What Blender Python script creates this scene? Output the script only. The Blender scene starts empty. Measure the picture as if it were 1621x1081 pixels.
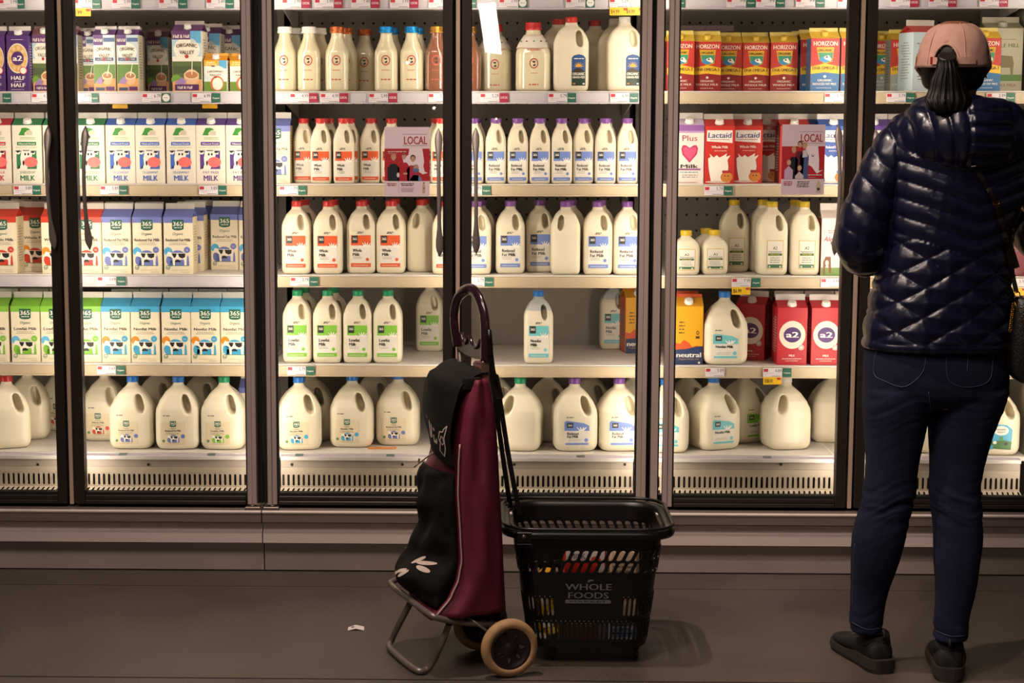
import bpy, bmesh, math, random
from mathutils import Vector, Matrix, noise
from mathutils.bvhtree import BVHTree
random.seed(7)
SC = bpy.context.scene
COL = SC.collection
PI = math.pi
# ------------------------------------------------------------------ camera
F, CX, CY = 2800.0, 697.0, 540.5          # focal length and principal point, for a 1621 x 1081 frame
PITCH, YAW = math.radians(7.125), math.radians(1.5)
CAM = Vector((0.0, -5.4, 1.402))
cd = bpy.data.cameras.new('camera'); cam = bpy.data.objects.new('camera', cd); COL.objects.link(cam)
cd.sensor_width = 36; cd.lens = 36*F/1621; cd.shift_x = (810.5-CX)/1621; cd.clip_end = 60
cam.location = CAM; cam.rotation_euler = (PI/2-PITCH, 0, YAW)
SC.camera = cam
CR = Matrix.Rotation(YAW, 3, 'Z') @ Matrix.Rotation(PI/2-PITCH, 3, 'X')
def at(px, py, Y):
    """the point of the plane y = Y seen at a pixel of the photograph"""
    d = CR @ Vector(((px-CX)/F, -(py-CY)/F, -1)); t = (Y-CAM.y)/d.y
    return CAM + d*t
def onz(px, py, z=0.0):
    d = CR @ Vector(((px-CX)/F, -(py-CY)/F, -1)); t = (z-CAM.z)/d.z
    return CAM + d*t
# ------------------------------------------------------------------ exposure, world, lamps
SC.view_settings.view_transform = 'Standard'; SC.view_settings.look = 'None'
SC.view_settings.gamma = 1; SC.view_settings.exposure = 0.0
w = bpy.data.worlds.new('world'); SC.world = w; w.use_nodes = True
w.node_tree.nodes['Background'].inputs[0].default_value = (1.0, .78, .68, 1)
w.node_tree.nodes['Background'].inputs[1].default_value = 0.07
def lamp(name, kind, loc, tgt, energy, color, **kw):
    d = bpy.data.lights.new(name, kind); d.energy = energy; d.color = color
    for k, v in kw.items(): setattr(d, k, v)
    o = bpy.data.objects.new(name, d); COL.objects.link(o); o.location = loc
    o.rotation_euler = (Vector(tgt)-Vector(loc)).to_track_quat('-Z', 'Y').to_euler()
    return o
WARM = (1.0, .79, .67)
lamp('track_spot', 'SPOT', (-.5, -1.35, 3.6), (.25, -.85, 0), 250, WARM, spot_size=math.radians(70), spot_blend=.9, shadow_soft_size=.03)
lamp('aisle_spot', 'SPOT', (-.1, -2.6, 3.7), (1.5, -.8, .9), 140, WARM, spot_size=math.radians(60), spot_blend=.8, shadow_soft_size=.06)
lamp('aisle_panel', 'AREA', (-1.5, -3.2, 3.6), (0, -.3, .3), 72, WARM, shape='RECTANGLE', size=3.0, size_y=.4)
# ------------------------------------------------------------------ materials
def lin(c):
    if isinstance(c, str):
        c = c.lstrip('#'); c = [int(c[i:i+2], 16)/255 for i in (0, 2, 4)]
        c = [x/12.92 if x <= .04045 else ((x+.055)/1.055)**2.4 for x in c]
    return (c[0], c[1], c[2], 1)
MATS = {}
def M(name, col='#888888', rough=.5, metal=0, spec=.5, var=.06, nscale=30, bump=0, bscale=60, emit=0, sub=0, coat=0, aniso=None):
    if name in MATS: return MATS[name]
    m = bpy.data.materials.new(name); m.use_nodes = True; MATS[name] = m
    nt = m.node_tree; b = nt.nodes['Principled BSDF']; c = lin(col)
    b.inputs['Roughness'].default_value = rough; b.inputs['Metallic'].default_value = metal
    b.inputs['Specular IOR Level'].default_value = spec
    if coat: b.inputs['Coat Weight'].default_value = coat; b.inputs['Coat Roughness'].default_value = .15
    if sub:
        b.inputs['Subsurface Weight'].default_value = sub; b.inputs['Subsurface Radius'].default_value = (.02, .015, .01)
        b.inputs['Subsurface Scale'].default_value = .3
    tc = nt.nodes.new('ShaderNodeTexCoord')
    if var:
        n = nt.nodes.new('ShaderNodeTexNoise'); n.inputs['Scale'].default_value = nscale; n.inputs['Detail'].default_value = 3
        r = nt.nodes.new('ShaderNodeValToRGB')
        r.color_ramp.elements[0].color = tuple(x*(1-var) for x in c[:3])+(1,); r.color_ramp.elements[0].position = .3
        r.color_ramp.elements[1].color = tuple(min(1, x*(1+var)) for x in c[:3])+(1,); r.color_ramp.elements[1].position = .7
        if aniso:
            mp = nt.nodes.new('ShaderNodeMapping'); mp.inputs['Scale'].default_value = aniso
            nt.links.new(tc.outputs['Object'], mp.inputs[0]); nt.links.new(mp.outputs[0], n.inputs['Vector'])
        else: nt.links.new(tc.outputs['Object'], n.inputs['Vector'])
        nt.links.new(n.outputs[0], r.inputs[0]); nt.links.new(r.outputs[0], b.inputs['Base Color'])
    else: b.inputs['Base Color'].default_value = c
    if bump:
        n2 = nt.nodes.new('ShaderNodeTexNoise'); n2.inputs['Scale'].default_value = bscale; n2.inputs['Detail'].default_value = 4
        bp = nt.nodes.new('ShaderNodeBump'); bp.inputs['Strength'].default_value = bump; bp.inputs['Distance'].default_value = .004
        nt.links.new(tc.outputs['Object'], n2.inputs['Vector']); nt.links.new(n2.outputs[0], bp.inputs['Height']); nt.links.new(bp.outputs[0], b.inputs['Normal'])
    if emit: b.inputs['Emission Color'].default_value = c; b.inputs['Emission Strength'].default_value = emit
    return m
def ink(col): return M('ink '+col, col, .45, var=.04, nscale=200)
def glass_mat():
    if 'glass' in MATS: return MATS['glass']
    m = bpy.data.materials.new('door glass'); m.use_nodes = True; MATS['glass'] = m; nt = m.node_tree; nt.nodes.clear()
    out = nt.nodes.new('ShaderNodeOutputMaterial'); mx = nt.nodes.new('ShaderNodeMixShader')
    t = nt.nodes.new('ShaderNodeBsdfTransparent'); t.inputs[0].default_value = (.98, .98, .975, 1)
    g = nt.nodes.new('ShaderNodeBsdfGlossy'); g.inputs['Roughness'].default_value = .012
    fr = nt.nodes.new('ShaderNodeFresnel'); fr.inputs[0].default_value = 1.45
    tc = nt.nodes.new('ShaderNodeTexCoord'); n = nt.nodes.new('ShaderNodeTexNoise'); n.inputs['Scale'].default_value = 3
    bp = nt.nodes.new('ShaderNodeBump'); bp.inputs['Strength'].default_value = .02; bp.inputs['Distance'].default_value = .002
    nt.links.new(tc.outputs['Object'], n.inputs['Vector']); nt.links.new(n.outputs[0], bp.inputs['Height']); nt.links.new(bp.outputs[0], g.inputs['Normal'])
    nt.links.new(fr.outputs[0], mx.inputs[0]); nt.links.new(t.outputs[0], mx.inputs[1]); nt.links.new(g.outputs[0], mx.inputs[2]); nt.links.new(mx.outputs[0], out.inputs[0])
    return m
def floor_mat():
    m = bpy.data.materials.new('polished concrete'); m.use_nodes = True; nt = m.node_tree; b = nt.nodes['Principled BSDF']
    tc = nt.nodes.new('ShaderNodeTexCoord')
    n = nt.nodes.new('ShaderNodeTexNoise'); n.inputs['Scale'].default_value = 1.7; n.inputs['Detail'].default_value = 6; n.inputs['Roughness'].default_value = .6
    n2 = nt.nodes.new('ShaderNodeTexNoise'); n2.inputs['Scale'].default_value = 160; n2.inputs['Detail'].default_value = 2
    r = nt.nodes.new('ShaderNodeValToRGB'); r.color_ramp.elements[0].color = (.066, .05, .041, 1); r.color_ramp.elements[1].color = (.13, .104, .088, 1)
    r.color_ramp.elements[0].position = .3; r.color_ramp.elements[1].position = .72
    mx = nt.nodes.new('ShaderNodeMix'); mx.data_type = 'RGBA'; mx.blend_type = 'MULTIPLY'; mx.inputs[0].default_value = .35
    r2 = nt.nodes.new('ShaderNodeValToRGB'); r2.color_ramp.elements[0].position = .35; r2.color_ramp.elements[1].position = .6
    for a, c in ((n, r), (n2, r2)): nt.links.new(tc.outputs['Object'], a.inputs['Vector']); nt.links.new(a.outputs[0], c.inputs[0])
    nt.links.new(r.outputs[0], mx.inputs[6]); nt.links.new(r2.outputs[0], mx.inputs[7]); nt.links.new(mx.outputs[2], b.inputs['Base Color'])
    r3 = nt.nodes.new('ShaderNodeMapRange'); r3.inputs[3].default_value = .35; r3.inputs[4].default_value = .6
    nt.links.new(n.outputs[0], r3.inputs[0]); nt.links.new(r3.outputs[0], b.inputs['Roughness'])
    bp = nt.nodes.new('ShaderNodeBump'); bp.inputs['Strength'].default_value = .1; bp.inputs['Distance'].default_value = .002
    nt.links.new(n2.outputs[0], bp.inputs['Height']); nt.links.new(bp.outputs[0], b.inputs['Normal'])
    return m
# ------------------------------------------------------------------ mesh helpers
class MB:
    def __init__(s): s.v = []; s.f = []; s.m = []; s.sm = []; s.mats = []
    def mi(s, m):
        if m not in s.mats: s.mats.append(m)
        return s.mats.index(m)
    def add(s, vs, fs, m, smooth=False, T=None):
        o = len(s.v); i = s.mi(m)
        for v in vs:
            v = Vector(v); s.v.append(T @ v if T else v)
        for f in fs: s.f.append([o+k for k in f]); s.m.append(i); s.sm.append(smooth)
        return s
    def box(s, x0, x1, y0, y1, z0, z1, m, bev=0, T=None, seg=1):
        if bev:
            bm = bmesh.new(); bmesh.ops.create_cube(bm, size=1)
            for v in bm.verts: v.co = Vector(((x0+x1)/2+v.co.x*(x1-x0), (y0+y1)/2+v.co.y*(y1-y0), (z0+z1)/2+v.co.z*(z1-z0)))
            bmesh.ops.bevel(bm, geom=bm.edges[:], offset=bev, segments=seg, profile=.5, affect='EDGES')
            s.bm(bm, m, seg > 1, T); return s
        vs = [(x, y, z) for z in (z0, z1) for y in (y0, y1) for x in (x0, x1)]
        return s.add(vs, [(0, 2, 3, 1), (4, 5, 7, 6), (0, 1, 5, 4), (1, 3, 7, 5), (3, 2, 6, 7), (2, 0, 4, 6)], m, False, T)
    def bm(s, bm, m, smooth=False, T=None):
        bm.verts.index_update(); s.add([v.co.copy() for v in bm.verts], [[v.index for v in f.verts] for f in bm.faces], m, smooth, T); bm.free()
    def loft(s, rings, m, caps=True, smooth=True, closed=True, T=None):
        n = len(rings[0]); vs = [p for r in rings for p in r]; fs = []
        for i in range(len(rings)-1):
            for j in range(n if closed else n-1):
                k = (j+1) % n; fs.append((i*n+j, i*n+k, (i+1)*n+k, (i+1)*n+j))
        s.add(vs, fs, m, smooth, T)
        if caps:
            o = len(s.v)-len(vs); i = s.mi(m)
            s.f.append([o+j for j in range(n)][::-1]); s.m.append(i); s.sm.append(False)
            s.f.append([o+(len(rings)-1)*n+j for j in range(n)]); s.m.append(i); s.sm.append(False)
        return s
    def tube(s, pts, r, m, n=10, T=None, closed=False):
        pts = [Vector(p) for p in pts]; rs = r if isinstance(r, (list, tuple)) else [r]*len(pts); rings = []; up = None
        L = len(pts)
        for i, p in enumerate(pts):
            a = pts[i-1] if (i > 0 or closed) else p; b = pts[(i+1) % L] if (i < L-1 or closed) else p
            t = (b-a).normalized()
            if up is None: up = t.orthogonal().normalized()
            up = (up-t*up.dot(t)); up = up.normalized() if up.length > 1e-6 else t.orthogonal().normalized()
            q = t.cross(up)
            rings.append([p+(up*math.cos(2*PI*k/n)+q*math.sin(2*PI*k/n))*rs[i] for k in range(n)])
        if closed: rings.append(rings[0])
        return s.loft(rings, m, not closed, True, True, T)
    def lathe(s, prof, m, n=24, T=None, caps=True):
        return s.loft([[(r*math.cos(2*PI*k/n), r*math.sin(2*PI*k/n), z) for k in range(n)] for r, z in prof], m, caps, True, True, T)
    def mesh(s, name):
        me = bpy.data.meshes.new(name); me.from_pydata([tuple(v) for v in s.v], [], s.f)
        for m in s.mats: me.materials.append(m)
        me.polygons.foreach_set('material_index', s.m); me.polygons.foreach_set('use_smooth', s.sm); me.update()
        return me
    def build(s, name, parent=None, fix=True, ang=None):
        me = s.mesh(name)
        if fix:
            bm = bmesh.new(); bm.from_mesh(me); bmesh.ops.recalc_face_normals(bm, faces=bm.faces[:]); bm.to_mesh(me); bm.free()
        if ang is not None:
            me.polygons.foreach_set('use_smooth', [True]*len(me.polygons)); me.set_sharp_from_angle(angle=math.radians(ang))
        return obj(name, me, parent)
def obj(name, me, parent=None):
    o = bpy.data.objects.new(name, me); COL.objects.link(o)
    if parent: o.parent = parent
    return o
def empty(name, loc=(0, 0, 0), rz=0, parent=None):
    o = bpy.data.objects.new(name, None); COL.objects.link(o); o.location = loc; o.rotation_euler = (0, 0, rz); o.empty_display_size = .05
    if parent: o.parent = parent
    return o
def tag(o, label, cat, group=None):
    o['label'] = label; o['category'] = cat
    if group: o['group'] = group
    return o
def struct(o, label=None):
    o['kind'] = 'structure'
    if label: o['label'] = label
    return o
def copy_tree(o, parent=None):
    c = o.copy(); COL.objects.link(c); c.parent = parent
    for ch in list(o.children): copy_tree(ch, c)
    return c
def sp(path, n=8, closed=False):
    """smooth a path with Catmull-Rom"""
    P = [Vector(p) for p in path]; out = []; L = len(P)
    for i in range(L if closed else L-1):
        p0 = P[i-1] if (i or closed) else P[0]; p1 = P[i]; p2 = P[(i+1) % L]; p3 = P[(i+2) % L] if (i+2 < L or closed) else P[-1]
        for k in range(n):
            t = k/n; out.append(.5*((2*p1)+(p2-p0)*t+(2*p0-5*p1+4*p2-p3)*t*t+(3*p1-p0-3*p2+p3)*t**3))
    if not closed: out.append(P[-1])
    return out
def lerp_tab(tab, x):
    if x <= tab[0][0]: return tab[0][1:]
    for a, b in zip(tab, tab[1:]):
        if x <= b[0]:
            t = (x-a[0])/(b[0]-a[0]); t = t*t*(3-2*t)*.5+t*.5
            return tuple(p+(q-p)*t for p, q in zip(a[1:], b[1:]))
    return tab[-1][1:]
def remesh(me, voxel, smooth=2, name='m'):
    """fuse a mesh into one skin"""
    o = bpy.data.objects.new('tmp', me); COL.objects.link(o)
    a = o.modifiers.new('r', 'REMESH'); a.mode = 'VOXEL'; a.voxel_size = voxel
    if smooth: b = o.modifiers.new('s', 'SMOOTH'); b.iterations = smooth; b.factor = .5
    dg = bpy.context.evaluated_depsgraph_get(); out = bpy.data.meshes.new_from_object(o.evaluated_get(dg))
    bpy.data.objects.remove(o); out.name = name
    out.polygons.foreach_set('use_smooth', [True]*len(out.polygons))
    return out
# ------------------------------------------------------------------ printed artwork
TXT = {}
def text_geo(body, bold=0, shear=0):
    k = (body, bold, shear)
    if k in TXT: return TXT[k]
    c = bpy.data.curves.new('t', 'FONT'); c.body = body; c.size = 1; c.offset = bold; c.shear = shear; c.resolution_u = 2; c.fill_mode = 'FRONT'
    o = bpy.data.objects.new('t', c); COL.objects.link(o); dg = bpy.context.evaluated_depsgraph_get()
    me = bpy.data.meshes.new_from_object(o.evaluated_get(dg))
    vs = [(v.co.x, v.co.y) for v in me.vertices]; fs = [tuple(p.vertices) for p in me.polygons]
    bpy.data.objects.remove(o); bpy.data.curves.remove(c); bpy.data.meshes.remove(me)
    xs = [v[0] for v in vs] or [0]; ys = [v[1] for v in vs] or [0]
    TXT[k] = (vs, fs, min(xs), max(xs), min(ys), max(ys)); return TXT[k]
class Art:
    """flat print in a (u, v) plane; higher layers sit on top"""
    def __init__(s): s.p = []
    def shape(s, vs, fs, col, layer): s.p.append((vs, fs, col, layer)); return s
    def rect(s, x0, y0, x1, y1, col, layer=1, nu=1, nv=1):
        vs = [(x0+(x1-x0)*i/nu, y0+(y1-y0)*j/nv) for j in range(nv+1) for i in range(nu+1)]
        fs = [(j*(nu+1)+i, j*(nu+1)+i+1, (j+1)*(nu+1)+i+1, (j+1)*(nu+1)+i) for j in range(nv) for i in range(nu)]
        return s.shape(vs, fs, col, layer)
    def poly(s, pts, col, layer=1):
        from mathutils.geometry import tessellate_polygon
        fs = [tuple(t) for t in tessellate_polygon([[Vector((x, y, 0)) for x, y in pts]])]
        return s.shape(list(pts), fs, col, layer)
    def ell(s, x, y, rx, ry, col, layer=1, n=18, a0=0, a1=360):
        pts = [(x+rx*math.cos(math.radians(a0+(a1-a0)*k/n)), y+ry*math.sin(math.radians(a0+(a1-a0)*k/n))) for k in range(n+(a1-a0 < 360))]
        return s.shape(pts, [tuple(range(len(pts)))], col, layer)
    def text(s, t, x, y, h, col, layer=3, w=None, bold=.0, al='c', shear=0, arc=0):
        vs, fs, x0, x1, y0, y1 = text_geo(t, 0, shear)
        cap = .72; k = h/cap; kw = k if w is None else w/max(1e-6, x1-x0)
        ox = {'c': (x0+x1)/2, 'l': x0, 'r': x1}[al]
        for q in ([0] if bold <= .001 else [-.9, 0, .9] if bold < .03 else [-1.5, -.5, .5, 1.5]):      # struck several times for weight
            pts = []
            for a, b in vs:
                u = (a-ox+q*.021)*kw; v = b*k
                if arc: v += arc*(1-(u/(.5*(x1-x0)*kw))**2)
                pts.append((x+u, y+v))
            s.shape(pts, fs, col, layer+q*.12)
        return s
    def lines(s, x0, x1, y, n, gap, h, col, layer=3, rnd=.15):
        """small print too fine to read"""
        R = random.Random(int(y*1e5)+n)
        for k in range(n):
            x = x0+(x1-x0)*rnd*R.random(); xe = x1-(x1-x0)*rnd*R.random()
            while x < xe:
                wd = h*(1.5+3*R.random()); s.rect(x, y-k*gap, min(x+wd, xe), y-k*gap+h, col, layer); x += wd+h*.7
        return s
    def put(s, mb, fn, step=.0003):
        for vs, fs, col, layer in s.p:
            if getattr(fn, 'fine', 0):          # follow a curved surface closely
                V, Fc = [], []
                for f in fs:
                    for i in range(1, len(f)-1):
                        A, B, C_ = (Vector(vs[f[q]]) for q in (0, i, i+1)); n = max(1, min(14, math.ceil(max((A-B).length, (B-C_).length, (A-C_).length)/fn.fine)))
                        o = len(V); idx = {}
                        for a in range(n+1):
                            for b in range(n+1-a): idx[a, b] = len(V); V.append(A+(B-A)*a/n+(C_-A)*b/n)
                        for a in range(n):
                            for b in range(n-a):
                                Fc.append((idx[a, b], idx[a+1, b], idx[a, b+1]))
                                if a+b < n-1: Fc.append((idx[a+1, b], idx[a+1, b+1], idx[a, b+1]))
                mb.add([fn(p[0], p[1], layer*step) for p in V], Fc, ink(col))
            else: mb.add([fn(u, v, layer*step) for u, v in vs], fs, ink(col))
        return s
def front(y0, x=0, z=0): return lambda u, v, h: (x+u, y0-h, z+v)
# ------------------------------------------------------------------ floor and surroundings
f = MB(); f.box(-9, 9, -22, .5, -.06, 0, floor_mat()); struct(f.build('floor'))
j = MB()
jm = M('floor joint', '#0d0a09', .9)
yj = onz(300, 1073).y; j.box(-9, 9, yj-.003, yj+.003, 0, .0006, jm); 
yj2 = onz(300, 927).y; j.box(-9, 9, yj2-.0012, yj2+.0012, 0, .0005, M('faint joint', '#241c18', .8)); struct(j.build('trim_1'), 'dark saw-cut joints in the concrete floor')
c = MB(); c.box(-9, 9, -22, 1.2, 4.2, 4.26, M('ceiling paint', '#2a2522', .9)); struct(c.build('ceiling'))
c = MB(); c.box(-9, 9, -22.1, -22, 0, 4.26, M('far wall paint', '#3a322d', .9)); struct(c.build('wall_front'))
c = MB(); c.box(-9, 9, 1.0, 1.1, -.06, 4.26, M('back wall paint', '#2d2723', .9)); struct(c.build('wall_back'))
# things on the other side of the aisle, seen only as reflections in the door glass
def refl(px, py, Yv): p = at(px, py, Yv); return Vector((p.x, -p.y, p.z))
def light_box(name, quad, Yv, label, cat, e, col='#fff1e4'):
    P = [refl(x, y, Yv) for x, y in quad]; c = sum(P, Vector())/4; m = MB(); d = Vector((0, -.06, 0))
    em = M(name+' glow', col, .5, emit=e, var=0); ca = M('lamp casing', '#2a2826', .5)
    m.add(P, [(0, 1, 2, 3)], em); Q = [p+d for p in P]
    m.add(P+Q, [(0, 1, 5, 4), (1, 2, 6, 5), (2, 3, 7, 6), (3, 0, 4, 7), (4, 5, 6, 7)], ca)
    tag(m.build(name, fix=False), label, cat)
light_box('light_box', [(757, 7), (784, 5), (794, 86), (768, 82)], 6, 'bright white light box across the aisle, mirrored in the door glass', 'light', 38)
def bulb(px, py, r, label):
    c = refl(px, py, 9); s = r*(c.y*-1+5.4)/F
    m = MB(); m.lathe([(s*math.sin(PI*k/10)+1e-4, -s*math.cos(PI*k/10)) for k in range(11)], M('bulb glow', '#ffe2b8', .4, emit=60, var=0), 14)
    e = empty('pendant_bulb', c); tag(e, label, 'light', 'bare bulbs mirrored in the glass'); m.build('bulb', e)
    q = MB(); q.lathe([(s*.5, s*.8), (s*.6, s*2.0), (s*.2, s*2.4), (.004, s*2.5), (.004, 4.19-c.z)], M('bulb socket', '#1c1a19', .5), 10); q.build('socket', e)
for a in [(645, 99, 2.4, 'pendant bulb mirrored over the sixth glass milk bottle'), (687, 171, 2.2, 'pendant bulb mirrored under the gold-capped bottle, left one'),
          (709, 172.5, 2.2, 'pendant bulb mirrored on the middle door stile, upper'), (714, 196, 1.6, 'pendant bulb mirrored on the middle door stile, lower'), (786, 188, 1.4, 'pendant bulb mirrored beside the second purple cap')]: bulb(*a)
# ------------------------------------------------------------------ refrigerated cases
YF = .25                                     # the shelf edge the front row of packs lines up with
ROWPY = {0: -4, 1: 145, 2: 291, 3: 435, 4: 576, 5: 715}
ZS = {r: at(700, py, YF).z for r, py in ROWPY.items()}
ZS[5] = at(700, 715, .20).z
def X(px, Y=0.0, py=400): return at(px, py, Y).x
steel = M('brushed case steel', '#8a7b74', .38, metal=.4, var=.08, nscale=6, aniso=(1, 1, 60))
steelL = M('pale case steel', '#d6c6c0', .42, metal=.1, var=.05, nscale=5, aniso=(1, 1, 60))
kick = M('kick plate paint', '#b3a59d', .5, metal=.1, var=.12, nscale=3)
stile = M('dark bronze stile', '#3a302c', .42, metal=.4, var=.06)
fin = M('door edge aluminium', '#baa8a2', .45, metal=.25, var=.05, nscale=8, aniso=(30, 30, .5))
blk = M('black gasket', '#060505', .7)
white = M('white shelf enamel', '#cfc8c2', .45, var=.04, nscale=5)
cream = M('cream price rail', '#b9a68a', .5, var=.05, nscale=6)
lav = M('white price rail', '#bdb6bb', .45, var=.04, nscale=6)
liner = M('grey case liner', '#8a8074', .6, var=.1, nscale=2)
led = M('led strip', '#fff0dc', .5, emit=2.5, var=0)
PX = {'L': (-190, 107, 412), 'M': (413, 725, 1032), 'R': (1032.5, 1353, 1672)}     # hinge edge, joint of the two doors, hinge edge
NAMES = {'L': 'left', 'M': 'middle', 'R': 'right'}
ROOT = {}
ZT = 2.04; ZD = at(700, 797, 0).z            # door bottom
RAILM = {'L': (lav, lav, cream, lav, cream), 'M': (lav, lav, cream, cream, cream), 'R': (lav, cream, cream, cream, cream)}
def prof(name, pts, x0, x1, m, par):
    b = MB(); n = len(pts); b.loft([[(x, y, z) for y, z in pts] for x in (x0, x1)], m, True, False); return b.build(name, par)
def slots(b, x0, x1, z0, z1, pitch, w, m, back, fn, r=None, slant=0):
    """a strip pierced by real capsule slots; fn(u, v) places it"""
    n = int((x1-x0)/pitch); pitch = (x1-x0)/n; h = (z1-z0); r = w/2
    sz0, sz1 = z0+h*.1, z1-h*.1
    for i in range(n):
        a = x0+i*pitch; c = a+pitch/2; inner = []; outer = []
        for k in range(16):
            t = 2*PI*k/16+PI/16; dx = math.cos(t)*r; top = math.sin(t) > 0
            zz = (sz1-r if top else sz0+r)+math.sin(t)*r; inner.append((c+dx+slant*(zz-(z0+z1)/2), zz))
            L = max(abs(math.cos(t)), abs(math.sin(t))); outer.append((c+math.cos(t)/L*pitch/2, (z0+z1)/2+math.sin(t)/L*h/2))
        vs = [fn(*p) for p in inner]+[fn(*p) for p in outer]; fs = [(k, (k+1) % 16, 16+(k+1) % 16, 16+k) for k in range(16)]
        vs += [fn(a, z0), fn(a+pitch, z0), fn(a+pitch, z1), fn(a, z1)]
        # corner triangles between the outer ring and the cell corners
        for ang, ci in ((45, 34), (135, 35), (225, 32), (315, 33)):
            k = int((math.radians(ang)-PI/16)/(2*PI/16)) % 16; fs.append((16+k, 16+(k+1) % 16, ci))
        rim = [fn(*p) for p in inner]; o = len(vs); vs += [Vector(p)+Vector((0, .004, 0)) for p in rim]
        fs += [(k, (k+1) % 16, o+(k+1) % 16, o+k) for k in range(16)]
        # fill between ring points on differing edges
        b.add(vs, fs, m)
def glass_door(side, hinge, joint, par, label):
    """hinge and joint are pixels at mid height; the stile by the joint is dark, the one by the hinge pale"""
    s = 1 if joint > hinge else -1
    xh = X(hinge+s*(8 if side != 'R' or s > 0 else 6)); xj = X(joint-s*3.5)
    if side == 'M' and s < 0: xh = X(1026)
    if side == 'R' and s > 0: xh = X(1053)
    d = empty('glass_door', (0, 0, 0), 0, par); d['label'] = label
    lo, hi = min(xh, xj), max(xh, xj); z0 = ZD; z1 = ZT-.02
    b = MB(); w = .034
    a0, a1 = sorted((xj, xj-s*.030)); b.box(a0, a1, -.035, .006, z0, z1, stile, .002)
    a0, a1 = sorted((xh+s*.0005, xh+s*.014)); b.box(a0, a1, -.035, .006, z0, z1, fin, .0015)
    a0, a1 = sorted((xh+s*.0145, xh+s*.0295)); b.box(a0, a1, -.031, .006, z0, z1, fin, .0015)
    a0, a1 = sorted((xh+s*.030, xh+s*.034)); b.box(a0, a1, -.024, .006, z0, z1, blk)
    ei, eo = sorted((xj-s*.03, xh+s*.0345))
    b.box(ei, eo, -.035, .006, z0, z0+.012, stile, .002); b.box(ei, eo, -.030, .006, z0+.0125, z0+.027, stile, .002)
    b.box(ei, eo, -.026, .006, z0+.0275, z0+.036, blk); b.box(ei, eo, -.035, .006, z1-.05, z1, stile, .002)
    b.build('door_frame', d)
    g = MB(); g.box(ei-.002, eo+.002, -.012, -.006, z0+.034, z1-.048, glass_mat()); g.build('glass_pane', d)
    return d, ei, eo
def door_handle(par, top, bot, lean):
    T = at(*top, -.06); B = at(*bot, -.06); b = MB(); rings = []; n = 14; N = 36
    for i in range(N+1):
        t = i/N; p = T.lerp(B, t); yy = -.048-.032*math.sin(PI*t)
        k = max(math.exp(-((t-.10)/.095)**2), math.exp(-((t-.90)/.095)**2)); e = min(1, math.sqrt(max(0, t/.06)), math.sqrt(max(0, (1-t)/.06)))
        wx = (.0058+.0058*k)*max(.12, e); wy = (.006-.0015*k)*max(.12, e)
        rings.append([(p.x+lean*math.sin(PI*t)+wx*math.cos(2*PI*q/n), yy+wy*math.sin(2*PI*q/n), p.z) for q in range(n)])
    m = M('pewter door handle', '#9c928b', .35, metal=.3, var=.04); b.loft(rings, m)
    for t in (.09, .91):
        p = T.lerp(B, t); b.tube([(p.x, -.05, p.z), (p.x, -.0125, p.z)], .006, m, 10)
    b.build('handle', par)
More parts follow.
